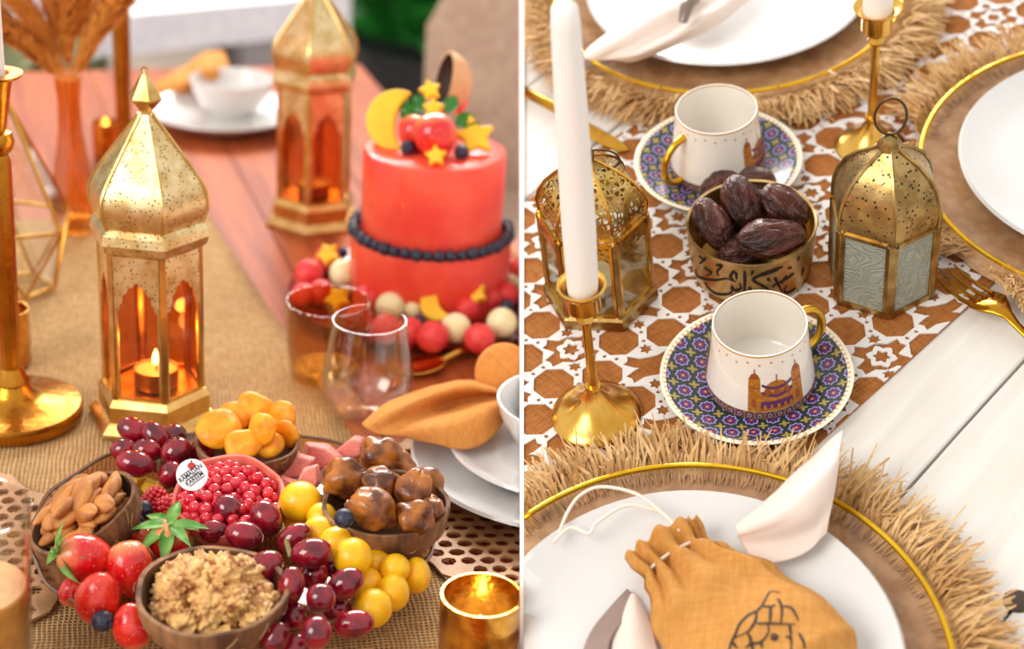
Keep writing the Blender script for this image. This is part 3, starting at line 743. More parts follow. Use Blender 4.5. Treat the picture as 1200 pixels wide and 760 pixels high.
for it in range(60):                                     # ease clashing neighbours apart along their sight lines
    for i, p in enumerate(FR):
        for q in FR[i+1:]:
            d = p['P']-q['P']; gap = (p['r']+q['r'])*.90-d.length
            if gap > 0:
                da = (p['P']+ML.translation-CAM); db = (q['P']+ML.translation-CAM)
                f_, k_ = (p, q) if da.length < db.length else (q, p)
                for e, sg in ((f_, -1), (k_, 1)):
                    u = (e['P']+ML.translation-CAM).normalized()
                    n = e['P']+u*sg*gap*.25
                    if PZ+e['r']*.7 < n.z < PZ+.075: e['P'] = n
GRAPE = {}
def fruit_mat(name, c, c2, sc, rough, sss, coat, lo=.35, hi=.65): return mat(name, c, c2, sc, rough, 0, sss=sss, coat=coat, per=True, lo=lo, hi=hi)
GR = fruit_mat('red_grape_skin', 'a80e28', '54081c', .8, .1, .03, .5)
YEL = mat('mango_flesh', 'ffce14', 'fcb808', 1.5, .36, 0, .1, 8, .02, sss=.2, coat=.2, per=True)
STRAW = None
def straw_mat():
    m, nt, p, out = newmat('strawberry_skin'); setp(p, rough=.22, coat=.5, sss=.1); E.nt = nt
    p.inputs['Subsurface Radius'].default_value = (1, .2, .1); p.inputs['Subsurface Scale'].default_value = .005
    vec = coords(nt, 'Object')
    v = nt.nodes.new('ShaderNodeTexVoronoi'); v.inputs['Scale'].default_value = 4.2; v.inputs['Randomness'].default_value = .55; nt.links.new(vec, v.inputs['Vector'])
    f = noise_tex(nt, vec, 1.3, 2)
    sp = nt.nodes.new('ShaderNodeSeparateXYZ'); nt.links.new(vec, sp.inputs[0])
    base = mixc(nt, ramp(nt, f, .4, .65), S('d8101c'), S('f04028'))
    base = mixc(nt, ramp(nt, sp.outputs[0], -.45, -1.05), base, S('f5a068'))
    d = ramp(nt, v.outputs['Distance'], .10, .15)
    nt.links.new(mixc(nt, d, S('f2b25a'), base), p.inputs['Base Color'])
    bump(nt, ramp(nt, v.outputs['Distance'], .05, .30), p, .25, .02)
    return m
STRAWM = straw_mat()
def strawberry_g():
    pr = [(0, -1.0), (.25, -1.02), (.58, -.93), (.84, -.68), (.98, -.35), (1.0, 0), (.88, .35), (.68, .66), (.42, .90), (.20, 1.02), (0, 1.07)]
    return G().lathe(pr, 28, 0, Matrix.Rotation(PI/2, 4, 'Y'))
def refine(pr, n=3):
    out = []
    for i in range(len(pr)-1):
        for k in range(n): u = k/n; out.append((pr[i][0]*(1-u)+pr[i+1][0]*u, pr[i][1]*(1-u)+pr[i+1][1]*u))
    return out+[pr[-1]]
SBM = shared(strawberry_g(), STRAWM, 'strawberry', 180)
CAL = mat('strawberry_leaf', '3f8a2c', '8ab85a', 2, .4, 0, per=True)
CALM = shared(leaf_mesh(1, .36, .35), CAL, 'sepal', 180)
grape_me = shared(G().ell((1, .78, .78), 24, 16, Matrix.Rotation(PI/2, 4, 'X')), GR, 'grape', 180)
ball_me = shared(G().ell((1, 1, 1), 28, 18), YEL, 'mango_ball', 180)
RASP = mat('raspberry_drupelet', 'dc1430', 'ea3a48', 2, .25, 0, coat=.5, sss=.15)
def raspberry_g():
    g = G(); 
    for j in range(7):
        z = -1+.3*j; r = .78*math.sqrt(max(0.05, 1-((z+.4)/1.45)**2)); n = max(1, int(2*PI*r/.38))
        for i in range(n):
            a = 2*PI*(i+.5*(j % 2))/n; g.ell((.23, .23, .23), 8, 6, Matrix.Translation((r*math.cos(a), r*math.sin(a), z)))
    g.ell((.66, .66, .95), 12, 8, Matrix.Translation((0, 0, -.2)))
    return g
rasp_me = shared(raspberry_g(), RASP, 'raspberry', 180)
def blueberry_g():
    pr = [(0, -1), (.4, -.92), (.75, -.66), (.97, -.25), (1, .05), (.9, .45), (.68, .76), (.42, .90), (.36, .99), (.28, .96), (.24, .84), (0, .80)]
    return G().lathe(pr, 20, 0, None, lambda a, k: 1+(.18*math.cos(5*a) if k in (8, 9) else 0))
bb_me = shared(blueberry_g(), BLUEB, 'blueberry', 60)
WCH = mat('watermelon_piece', 'f58478', 'fa9e92', 1.5, .35, 0, .3, 9, .03, sss=.25, coat=.3)
PCH = mat('pineapple_piece', 'fbd24a', 'f2b92a', 1.5, .4, 0, .4, 7, .03, sss=.2)
def chunk(sd):
    r_ = random.Random(sd)
    n = 5; bot = [(math.cos(2*PI*i/n+r_.uniform(-.3, .3)), .8*math.sin(2*PI*i/n+r_.uniform(-.3, .3))) for i in range(n)]
    g = G(); g.v = [(x, y, -.55) for x, y in bot]+[(x*r_.uniform(.55, .95), y*r_.uniform(.5, .95), r_.uniform(.35, .65)) for x, y in bot]
    g.f = [tuple(range(n))[::-1], tuple(range(n, 2*n))]+[(i, (i+1) % n, n+(i+1) % n, n+i) for i in range(n)]
    return g
chunk_me = {}
LBL = {'upper': 'glossy red grape in the cluster beside the gold lantern', 'lower': 'dark red grape in the cluster beside the walnut shell'}
SL = ['red strawberry with green leafy cap in front of the almond shell', 'plump strawberry tip down against the walnut shell', 'strawberry in front of the leafy capped strawberry', 'orange-red strawberry between a blueberry and the walnut shell', 'strawberry half hidden behind the almond shell and a leaf', 'strawberry with wide spread green leaves beside the walnuts', 'small pale strawberry half hidden under other strawberries']
BL = ['blueberry between the almond shell and raspberry', 'blueberry at the platter edge beside strawberries', 'blueberry under the spread strawberry leaf', 'small dark blueberry lying beside the date shell']
si = bi = 0
for e in FR:
    k = e['kind']; M = ML @ Matrix.Translation(e['P']) @ img_rot(e['ang'], e['tilt'])
    Sc = Matrix.Diagonal((e['a'], e['b'], e['b'], 1))
    if k == 'grape': one('grape', grape_me, None, LBL[e['set']], 'grape', M @ Matrix.Diagonal((e['a'], e['b']/.78, e['b']/.78, 1)), 'grapes beside the lantern' if e['set'] == 'upper' else 'grapes beside the walnuts')
    elif k == 'blueberry': one('blueberry', bb_me, None, BL[bi], 'blueberry', M @ Matrix.Rotation(.9, 4, 'X') @ Sc); bi += 1
    elif k == 'mango_ball': one('mango_ball', ball_me, None, 'largest yellow mango ball, beside the pomegranate half' if abs(e['a']-25*.00064) < .0008 and not any(x.name.startswith('mango_ball') for x in bpy.data.objects) else 'smooth yellow ball of mango along the platter edge', 'fruit ball', M @ Sc, 'yellow mango balls on the platter')
    elif k == 'raspberry': one('raspberry', rasp_me, None, 'red raspberry beside the pomegranate half', 'raspberry', M @ Matrix.Rotation(PI/2, 4, 'Y') @ Sc, 'raspberries beside the pomegranate')
    elif k == 'strawberry':
        t = thing('strawberry', SL[si], 'strawberry', M @ Sc); si += 1
        ob('flesh', SBM, None, t)
        c = e['cal']
        if c:
            r_ = random.Random(si)
            cap = Matrix.Translation((-.98, 0, 0)) @ Matrix.Rotation(-PI/2, 4, 'Y')
            ob('stem', G().tube([(-.95, 0, 0), (-1.25, .05, .1)], .07, 6), CAL, t)
            for i in range(8):
                Mx = cap @ Matrix.Rotation(2*PI*i/8+r_.uniform(-.2, .2), 4, 'Z') @ Matrix.Rotation(r_.uniform(-.25, .5), 4, 'X') @ Matrix.Scale(r_.uniform(.85, 1.15)*(1.35 if c == 1 else 1.75), 4)
                ob('sepal', CALM, None, t, Mx)
    elif k in ('watermelon_chunk', 'pineapple_chunk'):
        me = shared(chunk(e['v']), WCH if k[0] == 'w' else PCH, k, 0)
        o = one(k, me, None, 'pink watermelon chunk between the pomegranate and date shell' if k[0] == 'w' else 'yellow pineapple chunk under the upper grapes', 'fruit piece', M @ Matrix.Diagonal((e['a'], e['a']*.8, e['b'], 1)), 'watermelon chunks on the platter' if k[0] == 'w' else 'pineapple chunks under the grapes')
        bv = o.modifiers.new('b', 'BEVEL'); bv.width = .12; bv.segments = 2
STEMM = mat('grape_twig', '9a8a4a', '7a6a38', 40, .6)
for pts in (((330, 628, .040), (336, 650, .048), (340, 668, .046)), ((180, 548, .028), (188, 556, .032), (186, 566, .026))):
    P0_ = [Lp(*p)+Vector((0, 0, PZ)) for p in pts]
    one('grape_twig', G().tube([p-P0_[0] for p in P0_], [.0016, .0022, .0016], 6), STEMM, 'dry grape twig among the %s grapes' % ('lower' if pts[0][0] == 330 else 'upper'), 'twig', ML @ Matrix.Translation(P0_[0]))
# ---- dates in the coconut shell
DATE = mat('glossy_date_skin', 'b46c28', '5a2c18', 1.1, .28, 0, .10, 2.2, .06, coat=.12, per=True, lo=.38, hi=.62)
def date_g(sd, facet=.16, lon=.05):
    def fn(p):
        a = math.atan2(p.y, p.x)
        n1 = hash_noise(p, 1.5, sd); n2 = abs(hash_noise(Vector((math.cos(a), math.sin(a), p.z*.25)), 2.6, sd))
        return p*(1+facet*n1-.30*n2*lon*6*.5)
    return G().ell((.72, .72, 1.0), 32, 20, None, fn)
dts = [shared(date_g(i, .26, .16), DATE, 'date', 70) for i in range(4)]
for i, (px, py, z, a, b, ang) in enumerate(((405, 561, .052, 27, 24, 20), (447, 533, .056, 26, 22, -20), (447, 566, .060, 22, 20, -30), (486, 573, .060, 24, 22, 70), (437, 597, .058, 30, 23, -25), (486, 606, .054, 24, 21, -5), (506, 597, .050, 17, 16, 60), (502, 566, .046, 22, 18, -60), (465, 545, .040, 22, 18, 0), (425, 580, .036, 22, 18, 0), (465, 590, .036, 22, 20, 0))):
    P = Lp(px, py, PZ+z+.008); s = mm('L', px, py, z)
    one('date', dts[i % 4], None, 'glossy wrinkled brown date heaped in the coconut shell', 'date', ML @ Matrix.Translation(P) @ img_rot(ang) @ Matrix.Rotation(PI/2, 4, 'Y') @ Matrix.Diagonal((b*s/.72, b*s/.72, a*s, 1)), 'dates in the coconut shell')
# ---- dried apricots
APR = mat('dried_apricot', 'fdae1c', 'f08c0c', 1.3, .42, 0, .12, 3, .04, sss=.2, per=True)
def apricot_g(sd):
    def fn(p):
        r = math.hypot(p.x, p.y); n = hash_noise(p, 1.4, sd)
        return Vector((p.x*(1+.15*n), p.y*(1+.15*n), p.z*(1+.3*n)-.35*math.exp(-(r/.35)**2)*(1 if p.z > 0 else -.3)))
    return G().ell((1, .9, .48), 26, 14, None, fn)
apm = [shared(apricot_g(i), APR, 'apricot', 180) for i in range(3)]
for i, (px, py, z, a, ang, tl) in enumerate(((258, 503, .044, 27, 10, .2), (297, 476, .050, 20, -10, .1), (330, 490, .044, 22, 50, -.4), (308, 502, .050, 20, 70, -.3), (285, 520, .040, 22, 20, .4), (336, 508, .038, 18, 80, -.6), (275, 488, .044, 20, 0, 0), (312, 520, .036, 20, 0, .3))):
    P = Lp(px, py, PZ+z+.014); s = mm('L', px, py, z+.014)
    one('dried_apricot', apm[i % 3], None, 'plump orange dried apricot in the coconut shell', 'apricot', ML @ Matrix.Translation(P) @ img_rot(ang, tl) @ Matrix.Rotation(-.5, 4, 'X') @ Matrix.Scale(a*s, 4), 'dried apricots in the coconut shell')
# ---- pomegranate half
pp = Lp(268, 582, PZ+.046)
POMM = ML @ Matrix.Translation(pp) @ Matrix.Rotation(.32, 4, 'X')
t = thing('pomegranate', 'open pomegranate half packed with red seeds', 'pomegranate', POMM)
rp = .0415
ob('rind', G().lathe([(0, -.034)]+[(rp*math.sin(u), -.034*math.cos(u)) for u in [PI/2*i/8 for i in range(1, 9)]]+[(rp*.99, .003), (rp*.93, .003), (rp*.88, -.004), (rp*.6, -.010), (0, -.012)], 40, 0, None, lambda a, k: 1+.025*math.sin(6*a)), RED_POM, t)
ARIL = mat('pomegranate_seed', 'd00a2a', 'ee4452', 90, .1, 0, sss=.04, coat=.6, per=True)
ar = shared(G().ell((.0052, .0044, .0046), 10, 7), ARIL, 'aril', 180)
r_ = random.Random(9)
for lay, (n, R, rm, z) in enumerate(((120, .0355, .0066, .000), (60, .029, .0072, .0055))):
    for x, y in heap(n, R, rm, 70+lay):
        ob('aril', ar, None, t, Matrix.Translation((x, y, z-2.5*(x*x+y*y)+r_.uniform(-.001, .001))) @ Matrix.Rotation(r_.random()*6, 4, 'Z') @ Matrix.Rotation(r_.uniform(-.6, .6), 4, 'X'))
# ---- paper topper
INK = mat('navy_print', '20242e', None, 5, .6); REDINK = mat('red_print', 'c8343c', None, 5, .6)
PAPER = mat('white_card', 'f6f6fb', None, 5, .6)
def text_mesh(txt, size, ext):
    cu = bpy.data.curves.new('lettering', 'FONT'); cu.body = txt; cu.size = size; cu.align_x = 'CENTER'; cu.align_y = 'CENTER'; cu.extrude = ext; cu.offset = size*.012
    o = bpy.data.objects.new('lettering', cu); COL.objects.link(o)
    me = bpy.data.meshes.new_from_object(o.evaluated_get(bpy.context.evaluated_depsgraph_get())); bpy.data.objects.remove(o); return me
tp = Lp(225, 556, PZ+.075); ts = mm('L', 225, 556, PZ+.075)
TM = ML @ Matrix.Translation(tp) @ img_rot(0)
t = thing('cake_topper', 'white round card topper printed RAMADAN KAREEM, stuck in the pomegranate', 'topper', TM)
rt = 18.6*ts
ob('disc', G().lathe([(0, -.0006), (rt, -.0006), (rt, .0006), (0, .0006)], 48), PAPER, t)
base = Lp(240, 582, PZ+.045)
ob('stick', G().bar(TM.inverted() @ (ML @ base), Vector((.3*rt, -.75*rt, -.001)), .0022, .0014), PAPER, t, smooth=0)
MX = Matrix.Rotation(math.radians(36), 4, 'Z')
for txt, y in (('RAMADAN', .12), ('KAREEM', -.30)):
    me = text_mesh(txt, rt*.43, .0001); ob('lettering', me, INK, t, MX @ Matrix.Translation((0, y*rt, .0008)) @ Matrix.Diagonal((.82, 1, 1, 1)))
for x0, x1, y in ((-.66, .62, .33), (-.55, .55, -.09), (-.55, .66, -.52)): ob('printed_line', G().box(((x0+x1)/2*rt, y*rt, .0008), ((x1-x0)*rt, .05*rt, .0002)), INK, t, MX, smooth=0)
ob('printed_dome', G().prism([(.25*rt*math.cos(q*PI/8), .06*rt+.21*rt*math.sin(q*PI/8)) for q in range(16)], .0002, Matrix.Translation((-.02*rt, .52*rt, .0008))), REDINK, t, smooth=0)
ob('printed_spire', G().box((-.02*rt, .84*rt, .0008), (.06*rt, .18*rt, .0002)), INK, t, smooth=0)
# ================================================================ watermelon cake
ck = at('L', 502, 352, .0004)
h1, h2 = hgt('L', 502, 352, 272), hgt('L', 502, 352, 173)
CKPL = mat('dark_red_plate', '8a1420', '6a0c18', 20, .2, 0, coat=.5)
one('cake_plate', G().lathe([(0, .002), (.10, 0), (.146, .009), (.148, .0115), (.144, .0115), (.10, .006), (0, .006)], 64), CKPL, 'dark red plate under the watermelon cake', 'plate', ck)
t = thing('watermelon_cake', 'two-tier watermelon cake carved from red flesh', 'cake', ck @ Matrix.Translation((0, 0, .0062)))
r1_, r2_ = .0845, .0735
wob = lambda a, k: 1+.010*math.sin(5*a+1)+.006*math.sin(11*a)
ob('bottom_tier', G().lathe([(0, 0), (r1_*.97, 0), (r1_, .006), (r1_, h1-.012), (r1_*.985, h1-.007), (r1_*.95, h1-.0062), (0, h1-.0062)], 48, 0, None, wob), RED_FLESH, t)
ob('top_tier', G().lathe([(0, h1-.006), (r2_, h1-.006), (r2_, h2-.013), (r2_*.98, h2-.008), (r2_*.94, h2-.0062), (0, h2-.0062)], 48, .7, None, wob), RED_FLESH, t)
n = 44
for i in range(n):
    a = 2*PI*i/n; rr = .0815
    s = .0062*(1+.12*math.sin(i*2.3))
    one('blueberry', bb_me, None, 'blueberry in the ring around the watermelon cake', 'blueberry', ck @ Matrix.Translation((rr*math.cos(a), rr*math.sin(a), h1+.0048)) @ Matrix.Rotation(i*1.3, 4, 'Z') @ Matrix.Rotation(1+.5*math.sin(i*3.1), 4, 'X') @ Matrix.Scale(s, 4), 'blueberries around the cake')
MEL = mat('pale_melon', 'f8f0c8', 'ece0a8', 1.5, .4, 0, sss=.3, per=True)
mel_me = shared(G().ell((1, 1, 1), 24, 16), MEL, 'melon_ball', 180)
wat_me = shared(G().ell((1, 1, 1), 24, 16, None, lambda p: p*(1+.05*noise.noise(p*2))), mat('watermelon_ball', 'e02a34', 'f0504a', 1.5, .35, 0, .2, 8, .02, sss=.2, per=True), 'watermelon_ball', 180)
def ck_px(px, py, z): return ML @ Matrix.Translation(Lp(px, py, z))
for px, py, r in ((403, 320, 17), (457, 359, 17), (484, 363, 12), (534, 384, 18), (588, 378, 18), (593, 300, 14), (598, 334, 13)):
    s = mm('L', px, py, .025); one('melon_ball', mel_me, None, 'pale cream melon ball on the plate around the cake', 'fruit ball', ck_px(px, py, .012+r*s) @ Matrix.Scale(r*s, 4), 'melon balls around the cake')
for px, py, r in ((362, 320, 17), (376, 342, 15), (383, 303, 15), (430, 350, 17), (452, 385, 18), (480, 388, 17), (507, 394, 19), (562, 396, 18), (573, 350, 16), (547, 362, 16), (592, 345, 16), (505, 362, 14), (420, 372, 17), (598, 318, 15), (355, 345, 14)):
    s = mm('L', px, py, .02); one('watermelon_ball', wat_me, None, 'red watermelon ball on the plate around the cake', 'fruit ball', ck_px(px, py, .010+r*s) @ Matrix.Scale(r*s, 4), 'watermelon balls around the cake')
for px, py, r in ((491, 376, 8), (534, 355, 7), (594, 358, 8), (402, 296, 7), (426, 334, 7)):
    s = mm('L', px, py, .03); one('blueberry', bb_me, None, 'blueberry among the fruit balls on the cake plate', 'blueberry', ck_px(px, py, .026) @ Matrix.Rotation(px, 4, 'Z') @ Matrix.Rotation(1, 4, 'X') @ Matrix.Scale(r*s, 4), 'loose blueberries on the cake plate')
YM = mat('yellow_melon', 'ffd22c', 'f8bc18', 30, .4, 0, sss=.2, per=True)
def star_poly(R, r, n=5, a0=PI/2): return [((R if i % 2 == 0 else r)*math.cos(a0+PI*i/n), (R if i % 2 == 0 else r)*math.sin(a0+PI*i/n)) for i in range(2*n)]
def moon_poly(R, d=.45, n=14):
    o = [(R*math.cos(u), R*math.sin(u)) for u in [math.radians(70+220*i/n) for i in range(n+1)]]
    x0, y0 = o[0]; ri = math.hypot(x0-R*d, y0)
    a1 = math.atan2(o[-1][1], o[-1][0]-R*d); a0 = math.atan2(y0, x0-R*d)
    if a1 < 0: a1 += 2*PI
    return o+[(R*d+ri*math.cos(u), ri*math.sin(u)) for u in [a1+(a0-a1)*i/n for i in range(1, n)]]
def cutter(name, label, poly, th, M, group=None):
    o = one(name, G().prism(poly, th), YM, label, 'fruit piece', M, group, 0)
    b_ = o.modifiers.new('b', 'BEVEL'); b_.width = th*.28; b_.segments = 3; b_.limit_method = 'ANGLE'
    return o
def top_px(px, py, z): return ML @ Matrix.Translation(Lp(px, py, z))
zt = h2
cutter('mango_moon', 'yellow crescent moon of mango standing on top of the cake', moon_poly(.032, 1.2), .015, top_px(466, 142, zt+.024) @ img_rot(-8))
for (px, py, R, z, ang, tl, lab) in ((556, 160, .024, .016, 10, .2, 'large yellow mango star leaning at the cake top edge'), (511, 183, .0125, .010, 5, -.1, 'small yellow mango star lying in front on the cake top'), (508, 127, .0125, .040, 0, 0, 'small yellow mango star above the strawberry on the cake'), (504, 106, .013, .052, 15, .2, 'yellow mango star at the back of the cake topping')):
    cutter('mango_star', lab, star_poly(R, R*.5), .009, top_px(px, py, zt+z) @ img_rot(ang, tl) @ Matrix.Rotation(-.25, 4, 'X'))
cutter('mango_moon', 'yellow mango crescent lying among fruit balls in front of the cake', moon_poly(.021, 1.1), .011, top_px(517, 356, .034) @ img_rot(20) @ Matrix.Rotation(-.5, 4, 'X'))
for px, py, lab in ((557, 345, 'yellow mango star among fruit balls at the cake foot'), (385, 298, 'yellow mango star on the fruit left of the cake foot'), (396, 350, 'yellow mango star behind the amber tumbler')):
    cutter('mango_star', lab, star_poly(.015, .008), .010, top_px(px, py, .038) @ img_rot(30) @ Matrix.Rotation(-.5, 4, 'X'))
for px, py, z, a, ang, lab in ((510, 160, .020, 25, -80, 'strawberry in the middle of the cake topping'), (486, 156, .016, 20, -100, 'strawberry half behind the mango moon on the cake'), (536, 120, .030, 12, 30, 'small strawberry at the back of the cake topping')):
    s = mm('L', px, py, zt)*a
    t = thing('strawberry', lab, 'strawberry', top_px(px, py, zt+z) @ img_rot(ang) @ Matrix.Scale(s, 4)); ob('flesh', SBM, None, t)
for px, py, lab in ((478, 173, 'blueberry beside the mango moon on top of the cake'), (541, 178, 'blueberry between the two front mango stars on the cake')):
    one('blueberry', bb_me, None, lab, 'blueberry', top_px(px, py, zt+.0075) @ Matrix.Rotation(1.1, 4, 'X') @ Matrix.Scale(.0078, 4))
MINT = mat('mint_leaf', '2f8a2a', '1c6420', 60, .4)
for i, (px, py, ang, z) in enumerate(((488, 136, 140, .03), (480, 128, 100, .034), (534, 138, 30, .03), (545, 140, -20, .03), (522, 124, 60, .036), (494, 124, 110, .036))):
    g = leaf_mesh(.026, .016, .2); one('mint_leaf', g, MINT, 'green mint leaf tucked behind the strawberry on the cake', 'leaf', top_px(px, py+8, zt+z-.004) @ img_rot(ang-90) @ Matrix.Rotation(-.4, 4, 'X'), 'mint leaves on the cake', 180)
# half shell standing at the back of the topping
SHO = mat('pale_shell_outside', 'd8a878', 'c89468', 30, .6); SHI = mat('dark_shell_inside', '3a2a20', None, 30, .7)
t = thing('shell_half', 'half round shell with dark hollow standing behind the cake topping', 'shell', top_px(520, 96, zt+.050) @ Matrix.Rotation(.12, 4, 'Z') @ Matrix.Rotation(-1.35, 4, 'Y'))
ob('outside', G().lathe([(.001, -.030)]+[(.033*math.sin(u), -.030*math.cos(u)) for u in [PI/2*i/8 for i in range(1, 9)]]+[(.030, .0003)], 32), SHO, t)
ob('hollow', G().lathe([(.030, .0003)]+[(.030*math.sin(u), -.0275*math.cos(u)) for u in [PI/2*i/8 for i in range(7, 0, -1)]]+[(0, -.0276)], 32), SHI, t)
side_now[0] = None
# ================================================================ sloping white table
side_now[0] = 'R'
WHITEW = mat('whitewashed_wood', 'e6e1da', 'd2cbc1', 9, .6, 0, .35, 20, .002, stretch=(.35, 5, 1), detail=6, lo=.45, hi=.8)
DARKK = mat('dark_knot', '4a3d34', None, 10, .9)
PA = math.radians(53.8)
MP = MR @ Matrix.Rotation(PA, 4, 'Z')
o0 = MP @ Vector((.8, .6, 0))
t = thing('plank_table', 'sloping whitewashed plank table under the cups, lanterns and plates', 'table', Matrix.Translation((o0.x, o0.y, 0)))
TI = t.matrix_world.inverted() if False else Matrix.Translation((-o0.x, -o0.y, 0))
for i in range(9):
    n0 = .1505+.11*i
    g = G(); nn = 22
    pr = [(.0012, -.022), (.1088, -.022), (.1088, -.0015), (.1075, 0), (.0025, 0), (.0012, -.0015)]
    V = []
    for k in range(nn+1):
        s = .26+1.14*k/nn
        for y, z in pr:
            wv = .0006*noise.noise((s*9, y*30+i*5, 0)); V.append((s, n0+y+(.0009*noise.noise((s*14, i, y*9)) if y < .004 or y > .106 else 0), z+(wv if z == 0 else 0)))
    Fc = [tuple(range(6)), tuple(nn*6+q for q in range(6))[::-1]]
    for k in range(nn):
        for q in range(6): Fc.append((k*6+q, (k+1)*6+q, (k+1)*6+(q+1) % 6, k*6+(q+1) % 6))
    ob('plank', g.add(V, Fc), WHITEW, t, TI @ MP, smooth=0)
ob('underframe', G().box((.83, .64, -.045), (1.0, .84, .045)), WHITEW, t, TI @ MP, smooth=0)
for s_, n_ in ((.45, .3), (1.25, .3), (1.25, 1.0)):
    p = MP @ Vector((s_, n_, -.06))
    ob('leg', G().box((p.x, p.y, p.z/2), (.05, .05, p.z)), WHITEW, t, TI, smooth=0)
kp = Rp(1192, 704)
ob('knot', G().lathe([(0, .0006), (.0085, .0006), (.0095, .0002), (.0095, -.004), (0, -.004)], 20), DARKK, t, TI @ MR @ Matrix.Translation(kp))
# runner and white openwork overlay
BUR2 = weave('brown_burlap', 'b8763e', '9a5c28', .0022, ang=.15, strength=.6)
RA = math.radians(50.5)
MRun = MR @ Matrix.Rotation(RA, 4, 'Z')
N0, N1 = .4807, .847
one('table_runner', G().box((.85, (N0+N1)/2, .0014), (1.12, N1-N0, .0014)), BUR2, 'brown burlap runner under the white openwork overlay', 'table runner', MRun, smooth=0)
LATW = mat('white_felt', 'e8e3e0', 'ddd7d3', 40, .85, 0, .2, 300, .0004)
def lattice():
    e = .0385; holes = []
    rot = math.radians(-36)
    def put(poly, cx, cy):
        q = []
        for x, y in poly: q.append((x+cx, y+cy))
        c, s = math.cos(rot), math.sin(rot); q = [(c*x-s*y+.85, s*x+c*y+.66) for x, y in q]
        if all(.30 < x < 1.40 and N0-.03 < y < N1+.03 for x, y in q): holes.append(q)
    def ngon(r, n, a0=0): return [(r*math.cos(a0+2*PI*i/n), r*math.sin(a0+2*PI*i/n)) for i in range(n)]
    dx = 1.5*e; dy = math.sqrt(3)*e
    def pol(r, deg): return (r*e*math.cos(math.radians(deg)), r*e*math.sin(math.radians(deg)))
    for i in range(-14, 15):
        for j in range(-12, 13):
            cx, cy = i*dx, j*dy+(dy/2 if i % 2 else 0)
            # honeycomb corners owned by this cell
            for ang in (0, 60):
                vx, vy = cx+e*math.cos(math.radians(ang)), cy+e*math.sin(math.radians(ang))
                put(ngon(.44*e, 8, .2), vx, vy)
            # cross with four arms; stars at the other two sides
            kind = (i+2*j) % 2
            X = []
            for a in (30, 150, 210, 330):
                X += [(a, 1)]
            seq = []
            rn, ra, rm_ = (.26, .565, .50) if kind else (.385, .60, .54)
            for a, nxt in ((30, 90), (150, 180), (210, 270), (330, 360)):
                seq += [pol(max(rn, .33), a-25), pol(ra, a-12.5), pol(rm_, a), pol(ra, a+12.5), pol(max(rn, .33), a+25)]
                seq.append(pol(rn if nxt in (90, 270) else rn*.9, nxt))
            put(seq, cx, cy)
            for a in (90, 270):
                px, py = pol(.50, a); put([((.15 if q % 2 else .088)*e*math.cos(PI*q/6), (.15 if q % 2 else .088)*e*math.sin(PI*q/6)) for q in range(12)], cx+px, cy+py)
            for a in (30, 90, 150, 210, 270, 330):
                px, py = pol(.735, a); c2, s2 = math.cos(math.radians(a)), math.sin(math.radians(a))
                put([(-s2*u*e-c2*v*e*-1, c2*u*e+s2*v*e) for u, v in ((-.058, 0), (0, -.05), (.058, 0), (0, .05))], cx+px, cy+py)
    rings = []
    for i in range(-14, 15):
        for j in range(-12, 13):
            if (i+2*j) % 2 == 0:
                cx, cy = i*dx, j*dy+(dy/2 if i % 2 else 0); c, s = math.cos(rot), math.sin(rot)
                rings.append((c*cx-s*cy+.85, s*cx+c*cy+.66))
    return holes, rings
holes, rings = lattice()
LX0, LX1, LY0, LY1 = .295, 1.405, N0-.035, N1+.035
lm = curve_mesh('openwork_overlay', [(LX0, LY0), (LX1, LY0), (LX1, LY1), (LX0, LY1)], holes, .0012)
def bis(me, co, no):                                      # keep the side away from the normal
    bm = bmesh.new(); bm.from_mesh(me); bmesh.ops.bisect_plane(bm, geom=bm.verts[:]+bm.edges[:]+bm.faces[:], plane_co=co, plane_no=no, clear_outer=True); bm.to_mesh(me); bm.free()
bis(lm, (0, N0, 0), (0, -1, 0)); bis(lm, (0, N1, 0), (0, 1, 0))
to = thing('openwork_overlay', 'white openwork overlay of stars and crosses laid on the brown burlap', 'table runner', MRun @ Matrix.Translation((0, 0, .0029)))
ob('lattice', lm, LATW, to, smooth=0)
e = .0385
rg = G(); fl = [(e*(.27+.045*math.cos(6*2*PI*q/24))*math.cos(2*PI*q/24), e*(.27+.045*math.cos(6*2*PI*q/24))*math.sin(2*PI*q/24)) for q in range(24)]
fi_ = [(e*(.15+.035*math.cos(6*2*PI*q/24))*math.cos(2*PI*q/24), e*(.15+.035*math.cos(6*2*PI*q/24))*math.sin(2*PI*q/24)) for q in range(24)]
rme = curve_mesh('flower_ring', fl, [fi_], .0012); rme.materials.append(LATW)
for x, y in rings:
    if LX0+.02 < x < LX1-.02 and N0+.008 < y < N1-.008: ob('flower_ring', rme, None, to, Matrix.Translation((x, y, 0)))
RTZ = .0037
